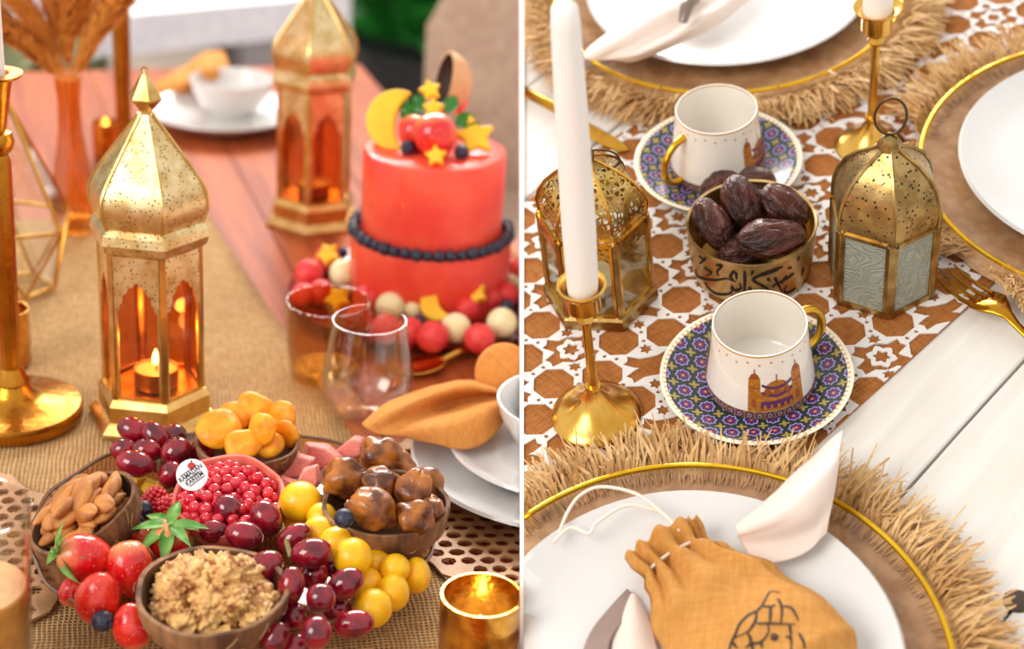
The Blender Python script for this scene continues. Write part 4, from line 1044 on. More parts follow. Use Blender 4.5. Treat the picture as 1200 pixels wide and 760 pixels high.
# ---- straw placemats, glass chargers, plates
STRAWC = mat('raffia', 'e4bf88', 'bc8c50', 50, .7, 0, stretch=(1, 1, .4), lo=.3, hi=.7)
STRAWD = mat('raffia_disc', 'd8b48c', 'b88c62', 70, .8, 0, .6, 90, .002)
def fringe(sd, avoid, n=4200):
    r_ = random.Random(sd); g = G()
    for i in range(n):
        a = r_.random()*2*PI; r0 = r_.uniform(.160, .172); r1 = r_.uniform(.188, .218); z0 = r_.uniform(.0045, .0058)
        lift = abs(r_.gauss(0, .009)); da = r_.gauss(0, .055); wd = r_.uniform(.0007, .0016)
        for x, y, q in avoid:                             # strands stop short of, and stand up against, what is in their way
            while r1 > .176 and math.hypot(r1*math.cos(a+da)-x, r1*math.sin(a+da)-y) < q: r1 -= .002; lift = max(lift, .010)
        rm_ = max(.5*(r0+r1), .178); a1 = a+da*.2
        p = [Vector((r0*math.cos(a), r0*math.sin(a), z0)), Vector((.1738*math.cos(a1), .1738*math.sin(a1), z0+.002)), Vector((rm_*math.cos(a+da*.4), rm_*math.sin(a+da*.4), z0+lift*.7+.001)), Vector((r1*math.cos(a+da), r1*math.sin(a+da), max(.0012, z0+lift*r_.uniform(.4, 1.7)-.004)))]
        if any(math.hypot(v.x-x, v.y-y) < q for v in p for x, y, q in avoid): continue
        tw = r_.uniform(-.9, .9); q = Vector((-math.sin(a)*math.cos(tw), math.cos(a)*math.cos(tw), math.sin(tw)))*wd
        g.add([p[0]-q*.3, p[0]+q*.3, p[1]-q*.8, p[1]+q*.8, p[2]-q, p[2]+q, p[3]-q*.5, p[3]+q*.5], [(0, 1, 3, 2), (2, 3, 5, 4), (4, 5, 7, 6)])
    return g
FOOT = [(Rp(841, 185, .0172), .0755), (Rp(886, 436, .0172), .0755), (Rp(699, 486), .037), (Rp(1032, 330), .050), (Rp(704, 346), .054), (Rp(1020, 171), .038), (Rp(1118, 337), .026), (Rp(1140, 360), .024), (Rp(1165, 375), .018), (Rp(1190, 390), .014), (Rp(1210, 405), .014), (Rp(1230, 420), .014), (Rp(1250, 435), .014)]
BACKC = Rp(852, -14, .0215)
def setting(mx, where, rz, sd):
    P = Rp(*mx, .0215); P.z = .0038
    M = MR @ Matrix.Translation(P) @ Matrix.Rotation(rz, 4, 'Z')
    av = []
    for q, r in FOOT + ([(Vector(BACKC), .220)] if sd == 3 else []):
        d = Matrix.Rotation(-rz, 3, 'Z') @ (q-P); av.append((d.x, d.y, r))
    t = thing('straw_placemat', 'fringed straw placemat under the glass charger %s' % where, 'placemat', M)
    ob('woven_disc', G().lathe([(0, 0), (.172, 0), (.1745, .0012), (.172, .0035), (0, .0042)], 90, 0, None, lambda a, k: 1+.008*math.sin(37*a)), STRAWD, t)
    o = ob('fringe', fringe(sd, av), STRAWC, t, smooth=0); o['kind'] = 'stuff'
    c = thing('charger', 'clear glass charger with a gold rim %s' % where, 'charger plate', M @ Matrix.Translation((0, 0, .0075)))
    ob('glass', G().lathe([(0, 0), (.112, 0), (.135, .0035), (.1675, .0085), (.1678, .0095), (.135, .0048), (.112, .0016), (0, .0016)], 90), CHARGER, c)
    ob('gold_rim', G().tube([(.168*math.cos(2*PI*i/100), .168*math.sin(2*PI*i/100), .0092) for i in range(100)], .0021, 8, True), GOLD_RIM, c)
    p = one('dinner_plate', G().lathe(plate_prof(.138, .016), 80), WHITE_CER, 'white dinner plate on the glass charger %s' % where, 'plate', M @ Matrix.Translation((0, .0, .0095)))
    return M
GOLD_RIM = mat('bright_gold_rim', 'f2c52e', 'e0ac1c', 40, .28, .85)
MF = setting((806, 778), 'holding the orange pouch', 0, 1)
MB_ = setting((852, -14), 'holding the rolled blush napkin', 1.1, 2)
MRt = setting((1324, 188), 'beside the gold fork', 2.3, 3)
# ---- saucers and cups
def saucer_mat():
    m, nt, p, out = newmat('patterned_saucer'); setp(p, rough=.25, coat=.15); E.nt = nt
    sp = nt.nodes.new('ShaderNodeSeparateXYZ'); nt.links.new(coords(nt), sp.inputs[0]); x, y = E(sp.outputs[0]), E(sp.outputs[1])
    c = .0180; u0, v0 = (x+y)*(.7071/c*1.15), (y-x)*(.7071/c*1.15)
    def cell(off):
        u = E.m('FRACT', u0+off+50)-.5; v = E.m('FRACT', v0+off+50)-.5
        return E.m('SQRT', u*u+v*v), E.m('ARCTAN2', v, u)
    r, a = cell(0); R = .36+.035*E.m('COSINE', a*8)
    r2, a2 = cell(.5); R2 = .16+.08*E.m('COSINE', a2*4)
    col = mixc(nt, r2.lt(R2+.05), S('2c3a3c'), S('5c5a34'))
    col = mixc(nt, r2.lt(R2), col, S('b09a50'))
    col = mixc(nt, r.lt(R+.045), col, S('2c2c40'))
    col = mixc(nt, r.lt(R), col, S('aba6dc')); col = mixc(nt, r.lt(R-.065), col, S('54306c')); col = mixc(nt, r.lt(.16), col, S('7a3a58')); col = mixc(nt, r.lt(.07), col, S('e89a68'))
    rad = E.m('SQRT', x*x+y*y)
    th = E.m('ARCTAN2', y, x); dots = E.m('SINE', th*90).gt(.2)
    rim = mixc(nt, dots*(rad.lt(.0702)), S('f6ead2'), S('d8b080'))
    col = mixc(nt, rad.gt(.0680), col, rim)
    nt.links.new(col, p.inputs['Base Color']); return m
SAU = saucer_mat()
sau = shared(G().lathe([(0, .003), (.036, 0), (.042, 0), (.046, .003), (.066, .0095), (.0722, .0125), (.0728, .0135), (.0718, .0142), (.064, .0112), (.047, .0054), (.045, .0048), (0, .0048)], 80), SAU, 'saucer', 60)
def cup_mat():
    m, nt, p, out = newmat('painted_cup'); setp(p, rough=.14, coat=.5); E.nt = nt
    sp = nt.nodes.new('ShaderNodeSeparateXYZ'); nt.links.new(coords(nt), sp.inputs[0]); x, y, z = E(sp.outputs[0]), E(sp.outputs[1]), E(sp.outputs[2])
    th = E.m('ARCTAN2', y, x); rad = E.m('SQRT', x*x+y*y)
    u = E.m('FRACT', th*(34/6.28318)+20)-.5; v = (z-.0052)*160
    r = E.m('SQRT', u*u+v*v*.35)
    band = mixc(nt, r.lt(.42), S('8a6a44'), S('5a3a5c')); band = mixc(nt, r.lt(.22), band, S('b08a78')); band = mixc(nt, r.lt(.10), band, S('4a2048'))
    og = rad.gt(.0390); col = mixc(nt, z.lt(.0098)*og, S('efe9e0'), S('c89a58')); col = mixc(nt, z.lt(.0093)*og, col, band); col = mixc(nt, z.lt(.0008), col, S('e4d8c4'))
    # little dots under the gold lip
    uu = E.m('FRACT', th*(26/6.28318)+20)-.5; vv = (z-.0545-.0010*E.m('SINE', th*13))*.85*1000/1.6
    dd = E.m('SQRT', uu*uu*12+vv*vv*.5); out_ = rad.gt(.0346)
    col = mixc(nt, dd.lt(.42)*out_*z.lt(.057), col, S('c89878'))
    col = mixc(nt, z.gt(.0606)*z.lt(.0620)*rad.gt(.0334), col, S('c8964a'))
    nt.links.new(col, p.inputs['Base Color']); return m
CUPM = cup_mat()
cup_prof = [(0, .003), (.036, 0), (.0405, .0008), (.0412, .004), (.0408, .010), (.0393, .022), (.0374, .036), (.0358, .050), (.0350, .0600), (.0348, .0622), (.0335, .0622), (.0335, .060), (.0342, .050), (.0357, .036), (.0374, .022), (.0378, .010), (.035, .006), (0, .005)]
cup_me = shared(G().lathe(cup_prof, 64), CUPM, 'cup', 60)
GP = mat('gilt_print', 'c8842e', 'a8641c', 300, .35, .2); PP = mat('purple_print', '5c2f66', None, 40, .35); RP_ = mat('rust_print', '9a4a26', None, 40, .35)
def crad(z):
    for (r0, z0), (r1, z1) in zip(cup_prof[1:10], cup_prof[2:11]):
        if z0 <= z <= z1: return r0+(r1-r0)*(z-z0)/(z1-z0)
    return .0348
def strip(g, u0, u1, lo, hi, ac, wd, z0, hh, lift, n=10):
    V = []
    for i in range(n+1):
        k = i/n; a = ac+(u0+(u1-u0)*k)*wd
        for f in (lo, hi):
            z = z0+hh*(f(k) if callable(f) else f); r = crad(z)+lift; V.append((r*math.cos(a), r*math.sin(a), z))
    g.add(V, [(2*i, 2*i+2, 2*i+3, 2*i+1) for i in range(n)])
def emblem(t, ac):
    wd, z0, hh = .56, .0102, .036; g, p, q = G(), G(), G()
    dome = lambda b, h: (lambda k: b+h*math.sqrt(max(0, 1-(2*k-1)**2)))
    strip(g, -.95, .95, 0, .52, ac, wd, z0, hh, .00025)
    for s in (-1, 1):
        a_, b_ = sorted((s*.98, s*.58)); strip(g, a_, b_, 0, .88, ac, wd, z0, hh, .0003, 4); strip(q, a_+.02, b_-.02, .60, .64, ac, wd, z0, hh, .0006, 4)
        strip(q, a_+.04, b_-.04, .86, dome(.9, .10), ac, wd, z0, hh, .0005, 8); strip(q, s*.78-.02, s*.78+.02, .9, 1.12, ac, wd, z0, hh, .0006, 2)
    strip(g, -.45, .45, .5, dome(.52, .26), ac, wd, z0, hh, .0003); strip(q, -.02, .02, .7, .95, ac, wd, z0, hh, .0006, 2)
    arc = lambda b: (lambda k: b-.10*(2*k-1)**2*-1)
    for b in (.36, .56): strip(p, -.52, .56, arc(b), arc(b+.07), ac, wd, z0, hh, .0006)
    for x in (-.34, .0, .36): strip(q, x-.09, x+.09, dome(.49, -.07), dome(.49, .07), ac, wd, z0, hh, .0007, 6)
    strip(p, -.55, .55, .08, .26, ac, wd, z0, hh, .0005)
    for x in (-.42, -.2, .03, .26, .46): strip(g, x-.06, x+.06, .06, dome(.12, .07), ac, wd, z0, hh, .0008, 5)
    for x in (-.86, .70): strip(q, x, x+.14, .12, dome(.24, .10), ac, wd, z0, hh, .0006, 5)
    ob('gilt_building', g, GP, t); ob('purple_detail', p, PP, t); ob('rust_detail', q, RP_, t)
def cup(label, M, ha):
    t = thing('coffee_cup', label, 'cup', M)
    ob('body', cup_me, None, t)
    d = Vector((math.cos(ha), math.sin(ha), 0)); pts = []
    for i in range(15):
        u = PI*(i/14); zz = .029+.0215*math.cos(u); r = crad(zz)-.001+.021*math.sin(u)**.8
        pts.append(d*r+Vector((0, 0, zz)))
    ob('handle', G().tube(pts, [.0040-.0012*abs(math.sin(PI*i/14)) if False else .0034 for i in range(15)], 10), GOLD_H, t, label='gold handle')
    emblem(t, ha-1.90); emblem(t, ha+2.05)
GOLD_H = mat('gilt_handle', 'e8b83c', 'd09c24', 50, .2, .9)
def rimpl(px, py, rz):
    P = Rp(px, py, RTZ+.0135); P.z = RTZ; return MR @ Matrix.Translation(P) @ Matrix.Rotation(rz, 4, 'Z')
s1 = rimpl(841, 185, .3); one('saucer', sau, None, 'patterned purple saucer beside the straw fringe, behind the date bowl', 'saucer', s1)
s2 = rimpl(886, 436, .9); one('saucer', sau, None, 'patterned purple saucer in front of the date bowl', 'saucer', s2)
cup('white cup with its gold handle towards the candlestick, behind the dates', s1 @ Matrix.Translation((0, 0, .0049)) @ Matrix.Rotation(-.3, 4, 'Z'), math.radians(222))
cup('white cup showing a gilt building, standing in front of the dates', s2 @ Matrix.Rotation(-.9, 4, 'Z') @ Matrix.Translation((.0030, -.0005, .0049)), math.radians(38))
# ---- brass bowl of dates
BRB = mat('brushed_brass_bowl', 'e2c48c', 'c8a464', 40, .38, 1, .15, 300, .0004)
bm_ = at('R', 881, 312, RTZ)
hb = hgt('R', 881, 312, 256)-RTZ
rb_ = .0515
t = thing('date_bowl', 'brass bowl with cut-out Arabic lettering, filled with dates', 'bowl', bm_)
bprof = [(0, .001), (rb_*.86, 0), (rb_*.93, .003), (rb_*.955, .012), (rb_*.98, hb*.5), (rb_, hb-.003), (rb_*1.012, hb-.001), (rb_*1.005, hb+.001), (rb_*.97, hb), (rb_*.945, hb*.5), (rb_*.92, .014), (rb_*.85, .006), (0, .005)]
bo = ob('body', G().lathe(bprof, 72), BRB, t)
INKB = mat('dark_cutout', '1c1008', None, 10, .9)
def z5(x, y): return 780+x/4.22, 190+y/4.22
bpy.context.view_layer.update()
def bvh_of(o):
    me = o.data; M = o.matrix_world
    return BVHTree.FromPolygons([M @ v.co for v in me.vertices], [tuple(p.vertices) for p in me.polygons])
bv_ = bvh_of(bo)
def on_surface(bv, px, py, lift):
    d = ray(px, py).normalized(); h_, n_, _, _ = bv.ray_cast(CAM, d)
    if h_ is None: return None
    if n_.dot(d) > 0: n_ = -n_
    return h_+n_*lift, n_
def ribbon(g, bv, pts, w0, w1, Mi, lift=.0005):
    P = [(v.x, v.y) for v in crom([Vector((p[0], p[1], 0)) for p in pts], 6)]
    H = [on_surface(bv, *p, lift) for p in P]; H = [h for h in H if h]
    if len(H) < 2: return
    V = []
    for i, (p, n) in enumerate(H):
        tt = H[min(i+1, len(H)-1)][0]-H[max(i-1, 0)][0]; s = n.cross(tt).normalized(); k = i/(len(H)-1)
        wd = (w0+(w1-w0)*k)*(.6+.4*math.sin(PI*min(1, k*1.2+.05)))
        V += [Mi @ (p-s*wd), Mi @ (p+s*wd)]
    g.add(V, [(2*i, 2*i+1, 2*i+3, 2*i+2) for i in range(len(H)-1)])
STR = [[(390, 540), (392, 600), (386, 658)], [(578, 516), (500, 545), (442, 572), (438, 588), (500, 622), (496, 638), (430, 650), (392, 658)], [(432, 538), (424, 556)], [(622, 518), (604, 526)], [(634, 548), (590, 580), (540, 606), (530, 620)], [(540, 570), (575, 640)], [(646, 618), (610, 642), (585, 636), (602, 604)], [(165, 460), (196, 490)], [(200, 470), (170, 502)], [(250, 508), (278, 510), (255, 540), (264, 562)], [(340, 538), (320, 565), (346, 592)], [(348, 545), (352, 580)], [(150, 528), (156, 560), (190, 575), (250, 582), (300, 575), (332, 586)], [(195, 590), (215, 625), (255, 650), (310, 650), (332, 630), (325, 608)], [(320, 620), (350, 632), (372, 620), (366, 598)], [(190, 520), (226, 545), (200, 560)], [(682, 518), (672, 562)], [(692, 580), (670, 612)], [(716, 508), (700, 570), (690, 592)], [(736, 478), (730, 540)], [(742, 548), (710, 590)], [(660, 466), (654, 486)], [(328, 658), (342, 682)], [(504, 574), (518, 586)], [(414, 618), (424, 632)], [(128, 470), (132, 500)], [(136, 540), (146, 572)], [(470, 560), (520, 545), (560, 530)], [(600, 560), (572, 600)]]
g = G(); Mi = bm_.inverted()
for s_ in STR: ribbon(g, bv_, [z5(*p) for p in s_], .0014, .0010, Mi)
for q in (0, PI): ob('lettering', G().merge(g, Matrix.Rotation(q, 4, 'Z')), INKB, t, label='dark cut-out calligraphy')
MDATE = mat('dark_date_skin', '6a3020', '301412', 1.6, .3, 0, .45, 5, .10, coat=.2, per=True, stretch=(1, 1, .35), lo=.35, hi=.65)
def medjool(sd):
    def fn(p):
        a = math.atan2(p.y, p.x); cs = Vector((math.cos(a)*1.6, math.sin(a)*1.6, p.z*.55))
        n2 = abs(noise.noise(cs*1.7+Vector((sd*3, 0, 0)))); n1 = hash_noise(p, 1.2, sd)
        return Vector((p.x*(1+.14*n1-.42*n2), p.y*(1+.14*n1-.42*n2), p.z))
    return G().ell((.62, .62, 1.0), 40, 24, None, fn)
mj = [shared(medjool(i), MDATE, 'medjool', 80) for i in range(4)]
for i, (px, py, z, a, b, ang) in enumerate(((835, 263, .050, 34, 21, -62), (869, 236, .056, 33, 24, -68), (920, 241, .056, 33, 21, -42), (904, 279, .054, 41, 24, 6), (886, 214, .042, 24, 20, 0), (843, 218, .040, 26, 18, 30), (868, 294, .034, 28, 18, 10), (928, 264, .036, 22, 16, -60), (890, 255, .034, 34, 22, 90), (852, 262, .034, 26, 18, 40), (880, 284, .032, 26, 18, 20))):
    P = Rp(px, py, z); s = mm('R', px, py, z)
    one('date', mj[i % 4], None, (['dark date leaning on the bowl wall towards the filigree lantern', 'dark date standing on end next to the rear cup', 'dark date at the pressed glass lantern side of the bowl', 'dark date lying crosswise above the bowl lettering']+['dark date partly buried under others in the brass bowl']*7)[i], 'date', MR @ Matrix.Translation(P) @ RR.transposed().to_4x4() @ img_rot(ang) @ Matrix.Rotation(PI/2, 4, 'Y') @ Matrix.Rotation(i*1.7, 4, 'Z') @ Matrix.Diagonal((b*s/.62, b*s/.62, a*s, 1)), 'dates in the brass bowl')
# ---- lantern with pressed-glass panes
RIP = thin_glass('pressed_glass', 'b9bfb0', .28, .22, .3, 170, 1.0)
def pressed():
    m, nt, p, out = newmat('pressed_pane'); setp(p, rough=.22, trans=.25, coat=.3)
    p.inputs['Base Color'].default_value = S('a3a896')
    v = nt.nodes.new('ShaderNodeTexNoise'); v.inputs['Scale'].default_value = 50; v.inputs['Detail'].default_value = 1; v.inputs['Distortion'].default_value = 2.2
    nt.links.new(coords(nt), v.inputs['Vector']); E.nt = nt
    rg_ = E.m('ABSOLUTE', E.m('SINE', E(v.outputs['Fac'])*16)); bump(nt, rg_, p, .6, .0015)
    p.inputs['Base Color'].default_value = S('acb0a0')
    return m
PRESS = pressed()
lr = at('R', 1032, 330, RTZ); a0 = math.radians(-90+5)
t = thing('lantern', 'aged brass lantern with pressed glass panes and pierced dome', 'lantern', lr)
R = .0420; z1 = .076
ob('base_plate', hexr([(0, 0), (R*1.04, 0), (R*1.04, .003), (R*.98, .004), (0, .004)], a0), GOLD_OLD, t, smooth=0)
for k in range(6):
    a = a0+PI/3*k; d = Vector((math.cos(a), math.sin(a), 0))
    ob('post', G().bar(d*R+Vector((0, 0, .003)), d*R+Vector((0, 0, z1)), .0050, .0050, d), GOLD_OLD, t, smooth=0)
    fm = face_mat(R, k, a0); hw = R/2-.002
    ob('pane', G().box((0, (.004+z1)/2, 0), (2*hw, z1-.005, .0014), fm), PRESS, t, smooth=0)
    ob('pane_frame', G().box((-hw+.001, z1/2, .001), (.0028, z1-.006, .002), fm).box((hw-.001, z1/2, .001), (.0028, z1-.006, .002), fm).box((0, .0048, .001), (2*hw-.004, .0026, .002), fm).box((0, z1-.0014, .001), (2*hw-.004, .003, .0026), fm), GOLD_OLD, t, smooth=0)
dome = [(R*1.02, z1), (R*1.03, z1+.008), (R*1.01, z1+.018), (R*.93, z1+.030), (R*.78, z1+.041), (R*.56, z1+.050), (R*.34, z1+.056), (R*.2, z1+.060), (R*.13, z1+.063), (0, z1+.064)]
ob('dome', hexr(dome, a0), BRASS_DOT2, t, smooth=25)
for k in range(6):
    a = a0+PI/3*k; d = Vector((math.cos(a), math.sin(a), 0))
    ob('rib', G().tube([d*(r+.0005)+Vector((0, 0, z)) for r, z in dome[:-1]], .0016, 5), GOLD_OLD, t)
ob('cap', G().lathe([(.004, z1+.060), (.0085, z1+.062), (.0085, z1+.067), (.006, z1+.071), (0, z1+.072)], 16, 0, None, lambda a, k: 1+.06*math.cos(8*a)), GOLD_OLD, t)
DARKW = mat('dark_wire', '5c4c38', None, 10, .4, .9)
ob('loop', G().tube([(.0115*math.sin(u), .002, z1+.072+.0165*(1-math.cos(u))) for u in [2*PI*i/22 for i in range(22)]], .0011, 6, True), DARKW, t)
ob('latch', G().tube([(.0370, -.017, .030), (.0425, -.018, .031), (.046, -.021, .027), (.051, -.023, .025)], .0009, 6), DARKW, t)
# ---- lantern with filigree dome and clear panes
FIL = None
def filigree():
    m, nt, p, out = newmat('filigree_brass'); setp(p, rough=.3, metal=1); E.nt = nt
    vec = coords(nt); f = noise_tex(nt, vec, 60)
    nt.links.new(mixc(nt, ramp(nt, f, .35, .65), S('d8b870'), S('a8843e')), p.inputs['Base Color'])
    v = nt.nodes.new('ShaderNodeTexVoronoi'); v.feature = 'DISTANCE_TO_EDGE'; v.inputs['Scale'].default_value = 210; nt.links.new(vec, v.inputs['Vector'])
    nt.links.new(E(v.outputs['Distance']).lt(.16).k, p.inputs['Alpha'])
    return m
FILM = filigree()
ll = at('R', 704, 346, RTZ); a0 = math.radians(-3)
t = thing('lantern', 'gold lantern with filigree dome and clear panes behind the white candle', 'lantern', ll)
R = .0425; zb = .012; z1 = .090
ob('plinth', hexr([(0, 0), (.0465, 0), (.0475, .002), (.0470, .010), (.0435, .0125), (0, .0125)], a0), GOLD_OLD, t, smooth=0)
for k in range(6):
    a = a0+PI/3*k; d = Vector((math.cos(a), math.sin(a), 0))
    ob('post', G().bar(d*R+Vector((0, 0, zb)), d*R+Vector((0, 0, z1)), .0042, .0042, d), GOLD_OLD, t, smooth=0)
    fm = face_mat(R, k, a0); hw = R/2-.0018
    ob('pane', G().box((0, (zb+z1)/2, 0), (2*hw, z1-zb-.002, .0012), fm), PANE_CLEAR, t, smooth=0)
    ob('pane_frame', G().box((-hw+.001, (zb+z1)/2, .001), (.0022, z1-zb-.004, .002), fm).box((hw-.001, (zb+z1)/2, .001), (.0022, z1-zb-.004, .002), fm).box((0, zb+.0016, .001), (2*hw-.004, .0026, .002), fm).box((0, z1-.0012, .001), (2*hw-.004, .003, .003), fm), GOLD, t, smooth=0)
    g = G(); poly = [(-hw+.002, z1-.003), (-hw+.002, z1-.020), (-hw*.6, z1-.014), (-hw*.3, z1-.016), (0, z1-.010), (0, z1-.003)]
    g.prism(poly, .0008, fm @ Matrix.Translation((0, 0, .0016))); g.prism([(-x, y) for x, y in reversed(poly)], .0008, fm @ Matrix.Translation((0, 0, .0016)))
    ob('filigree_panel', g, FILM, t, smooth=0)
dome = [(R*.97, z1), (R*.99, z1+.006), (R*1.0, z1+.013), (R*.94, z1+.022), (R*.80, z1+.031), (R*.60, z1+.039), (R*.38, z1+.046), (R*.20, z1+.051), (R*.08, z1+.054)]
def hole(k): return False
ob('dome', hexr(dome, a0), FILM, t, smooth=25)
for k in range(6):
    a = a0+PI/3*k; d = Vector((math.cos(a), math.sin(a), 0))
    ob('rib', G().tube([d*(r+.0004)+Vector((0, 0, z)) for r, z in dome], .0014, 5), GOLD, t)
ob('finial', G().lathe([(.003, z1+.052), (.006, z1+.054), (.0065, z1+.059), (.004, z1+.064), (0, z1+.065)], 16), GOLD_OLD, t)
ob('loop', G().tube([(.010+.015*math.cos(u), 0, z1+.052+.010*math.sin(u)) for u in [PI*2*i/18 for i in range(18)]], .0009, 6, True), DARKW, t)
one('tealight_stub', G().lathe([(0, 0), (.016, 0), (.0165, .010), (.0155, .0105), (.015, .008), (0, .0078)], 24), WAX, 'unlit white tealight inside the filigree lantern', 'candle', ll @ Matrix.Translation((0, 0, .0128)))
# ---- gold candlesticks
def stick(label, M, H, rb, rc):
    t = thing('candlestick', label, 'candlestick', M)
    ob('foot', G().lathe([(0, 0), (rb*.97, 0), (rb, .0015), (rb*.97, .003), (rb*.8, .006), (rb*.55, .011), (rb*.34, .018), (rb*.2, .026), (.0048, .031), (0, .031)], 48), GOLD, t)
    ob('collar', G().lathe([(0, .0295), (.0058, .0295), (.0068, .0315), (.0058, .0338), (0, .034)], 20), GOLD, t)
    ob('stem', G().lathe([(0, .032), (.0040, .032), (.0036, .06), (.0034, H-.034), (0, H-.034)], 16), GOLD, t)
    ob('knop', G().lathe([(0, H-.037), (.0052, H-.0365), (.0070, H-.033), (.0048, H-.029), (.0062, H-.026), (0, H-.025)], 20), GOLD, t)
    ob('candle_cup', G().lathe([(0, H-.026), (.009, H-.0255), (.0125, H-.022), (.0128, H-.009), (.0140, H-.004), (rc, H-.001), (rc, H), (rc-.002, H), (.0122, H-.004), (.0115, H-.02), (0, H-.021)], 36), GOLD, t)
    return t
cm = at('R', 699, 486, RTZ); H = hgt('R', 699, 486, 329)-RTZ
stick('gold candlestick holding the tall white candle near the filigree lantern', cm, H, .0345, .0178)
Ht = hgt('R', 699, 486, -6)-RTZ-H+.02
one('taper_candle', G().lathe([(0, 0), (.0106, 0), (.0110, .012), (.0118, Ht*.3), (.0105, Ht*.7), (.0092, Ht*.93), (.0082, Ht*.975), (.004, Ht*.995), (0, Ht)], 32), WAX, 'tall white taper candle in the gold candlestick', 'candle', cm @ Matrix.Translation((0, 0, H-.0207)) @ Matrix.Rotation(.035, 4, 'Y'))
cm2 = at('R', 1020, 171, RTZ); H2 = hgt('R', 1020, 171, 4)-RTZ
stick('gold candlestick behind the pressed glass lantern', cm2, H2, .031, .0200)
one('taper_candle', G().lathe([(0, 0), (.0112, 0), (.0122, .012), (.0115, .10), (.009, .17), (0, .18)], 32), WAX, 'white candle in the candlestick behind the pressed glass lantern', 'candle', cm2 @ Matrix.Translation((0, 0, H2-.0207)))
# ---- cutlery
CUTL = mat('gold_cutlery', 'd8a23a', 'b8801e', 20, .2, 1)
fp = (Rp(1200, 395)-Rp(1106, 322)); fa = math.atan2(fp.y, fp.x)
t = thing('fork', 'gold dinner fork beside the pressed glass lantern', 'fork', at('R', 1106, 324, RTZ+.001, fa))
def hz(x): return .0035+.010*math.exp(-((x-.062)/.022)**2)
g = G(); V = []; ws = [(.040, .0125), (.046, .0135), (.054, .0130), (.062, .0085), (.070, .0042), (.080, .0030), (.11, .0030), (.17, .0042), (.185, .0040)]
for x, wd in ws:
    for s in (-1, 0, 1): V.append((x, s*wd, hz(x)+(-.0008 if s == 0 and x < .06 else 0)))
g.add(V, [(3*i+j, 3*i+3+j, 3*i+4+j, 3*i+1+j) for i in range(len(ws)-1) for j in range(2)])
o = ob('body', g, CUTL, t, smooth=180); sm = o.modifiers.new('s', 'SOLIDIFY'); sm.thickness = .0018
for k in range(4):
    y = -.0108+.0072*k
    ob('tine', G().tube([(0, y*.9, hz(0)+.004), (.015, y*.97, hz(.015)+.0005), (.030, y, hz(.030)), (.043, y, hz(.043)-.0005)], [.0008, .0014, .0018, .0019], 7), CUTL, t)
kp_ = (Rp(742, 180)-Rp(614, 111)); ka = math.atan2(kp_.y, kp_.x)
t = thing('knife', 'gold dinner knife on the white boards beside the saucer', 'knife', at('R', 737, 177, RTZ+.0006, ka))
bl = [(0, -.002), (-.004, -.0075), (-.02, -.0098), (-.055, -.0095), (-.075, -.0070), (-.08, -.0050), (-.08, .0050), (-.03, .0052), (-.008, .003), (0, 0)]
ob('blade', G().prism(bl, .0016, Matrix.Translation((0, 0, .0016))), CUTL, t, smooth=0)
ob('handle', G().tube([(-.078, 0, .0035), (-.09, 0, .0045), (-.15, 0, .0045), (-.19, 0, .004)], [.0042, .0048, .0052, .0056], 10), CUTL, t)
# ---- napkins and pouch on the front plate
BLUSH = mat('blush_chiffon', 'e6d5ca', 'dcc8bc', 12, .75, 0, sheen=.3)
MAUVE = mat('mauve_ribbon', '9a8278', '86706a', 20, .8)
patch('napkin', [[(862, 616, .040), (892, 592, .042), (930, 556, .044), (966, 523, .050), (988, 506, .056)],
                 [(864, 624, .044), (902, 608, .056), (938, 578, .064), (970, 546, .066), (984, 530, .064)],
                 [(866, 630, .040), (908, 620, .050), (946, 600, .060), (968, 578, .062), (979, 566, .060)],
                 [(872, 640, .036), (915, 634, .040), (950, 622, .044), (963, 612, .048), (972, 604, .050)],
                 [(884, 662, .032), (922, 656, .034), (948, 644, .037), (960, 632, .040), (968, 624, .042)]], 'R', BLUSH, 'blush napkin fanned out from under the orange pouch', 'napkin', wrinkle=.002)
patch('napkin', [[(733, 702, .025), (742, 696, .027), (748, 702, .025)], [(722, 730, .025), (742, 722, .031), (762, 730, .026)], [(716, 765, .025), (742, 760, .031), (772, 765, .026)], [(714, 800, .025), (745, 800, .030), (785, 800, .026)]], 'R', BLUSH, 'pale fold of napkin tucked under the left side of the pouch', 'napkin')
patch('ribbon', [[(735, 690, .026), (745, 700, .027)], [(712, 715, .026), (735, 722, .028)], [(690, 745, .026), (715, 752, .028)], [(675, 790, .026), (712, 795, .028)]], 'R', MAUVE, 'mauve brown ribbon beside the orange pouch on the plate', 'ribbon')
POUCH = weave('orange_pouch_cotton', 'cc9450', 'be823e', .0012, ang=.7, strength=.2)
Pa, Pb = Rp(786, 650, .034), Rp(912, 792, .034)
ax = Pb-Pa; LP = ax.length; aa = math.atan2(ax.y, ax.x)
MPo = MR @ Matrix.Translation((Pa.x, Pa.y, 0)) @ Matrix.Rotation(aa, 4, 'Z')
def interp(tab, u):
    for (a_, b_), (c_, d_) in zip(tab, tab[1:]):
        if u <= c_: k = (u-a_)/(c_-a_); k = max(0, min(1, k)); k = k*k*(3-2*k); return b_+(d_-b_)*k
    return tab[-1][1]
Wt = [(-.14, .0285), (-.05, .0275), (.05, .0240), (.16, .031), (.45, .047), (.8, .055), (1.05, .054), (1.2, .046), (1.27, .030)]
Tt = [(-.14, .012), (-.05, .011), (.05, .0095), (.16, .016), (.45, .023), (.8, .026), (1.05, .022), (1.2, .012), (1.27, .004)]
g = G(); NU, NV = 60, 72
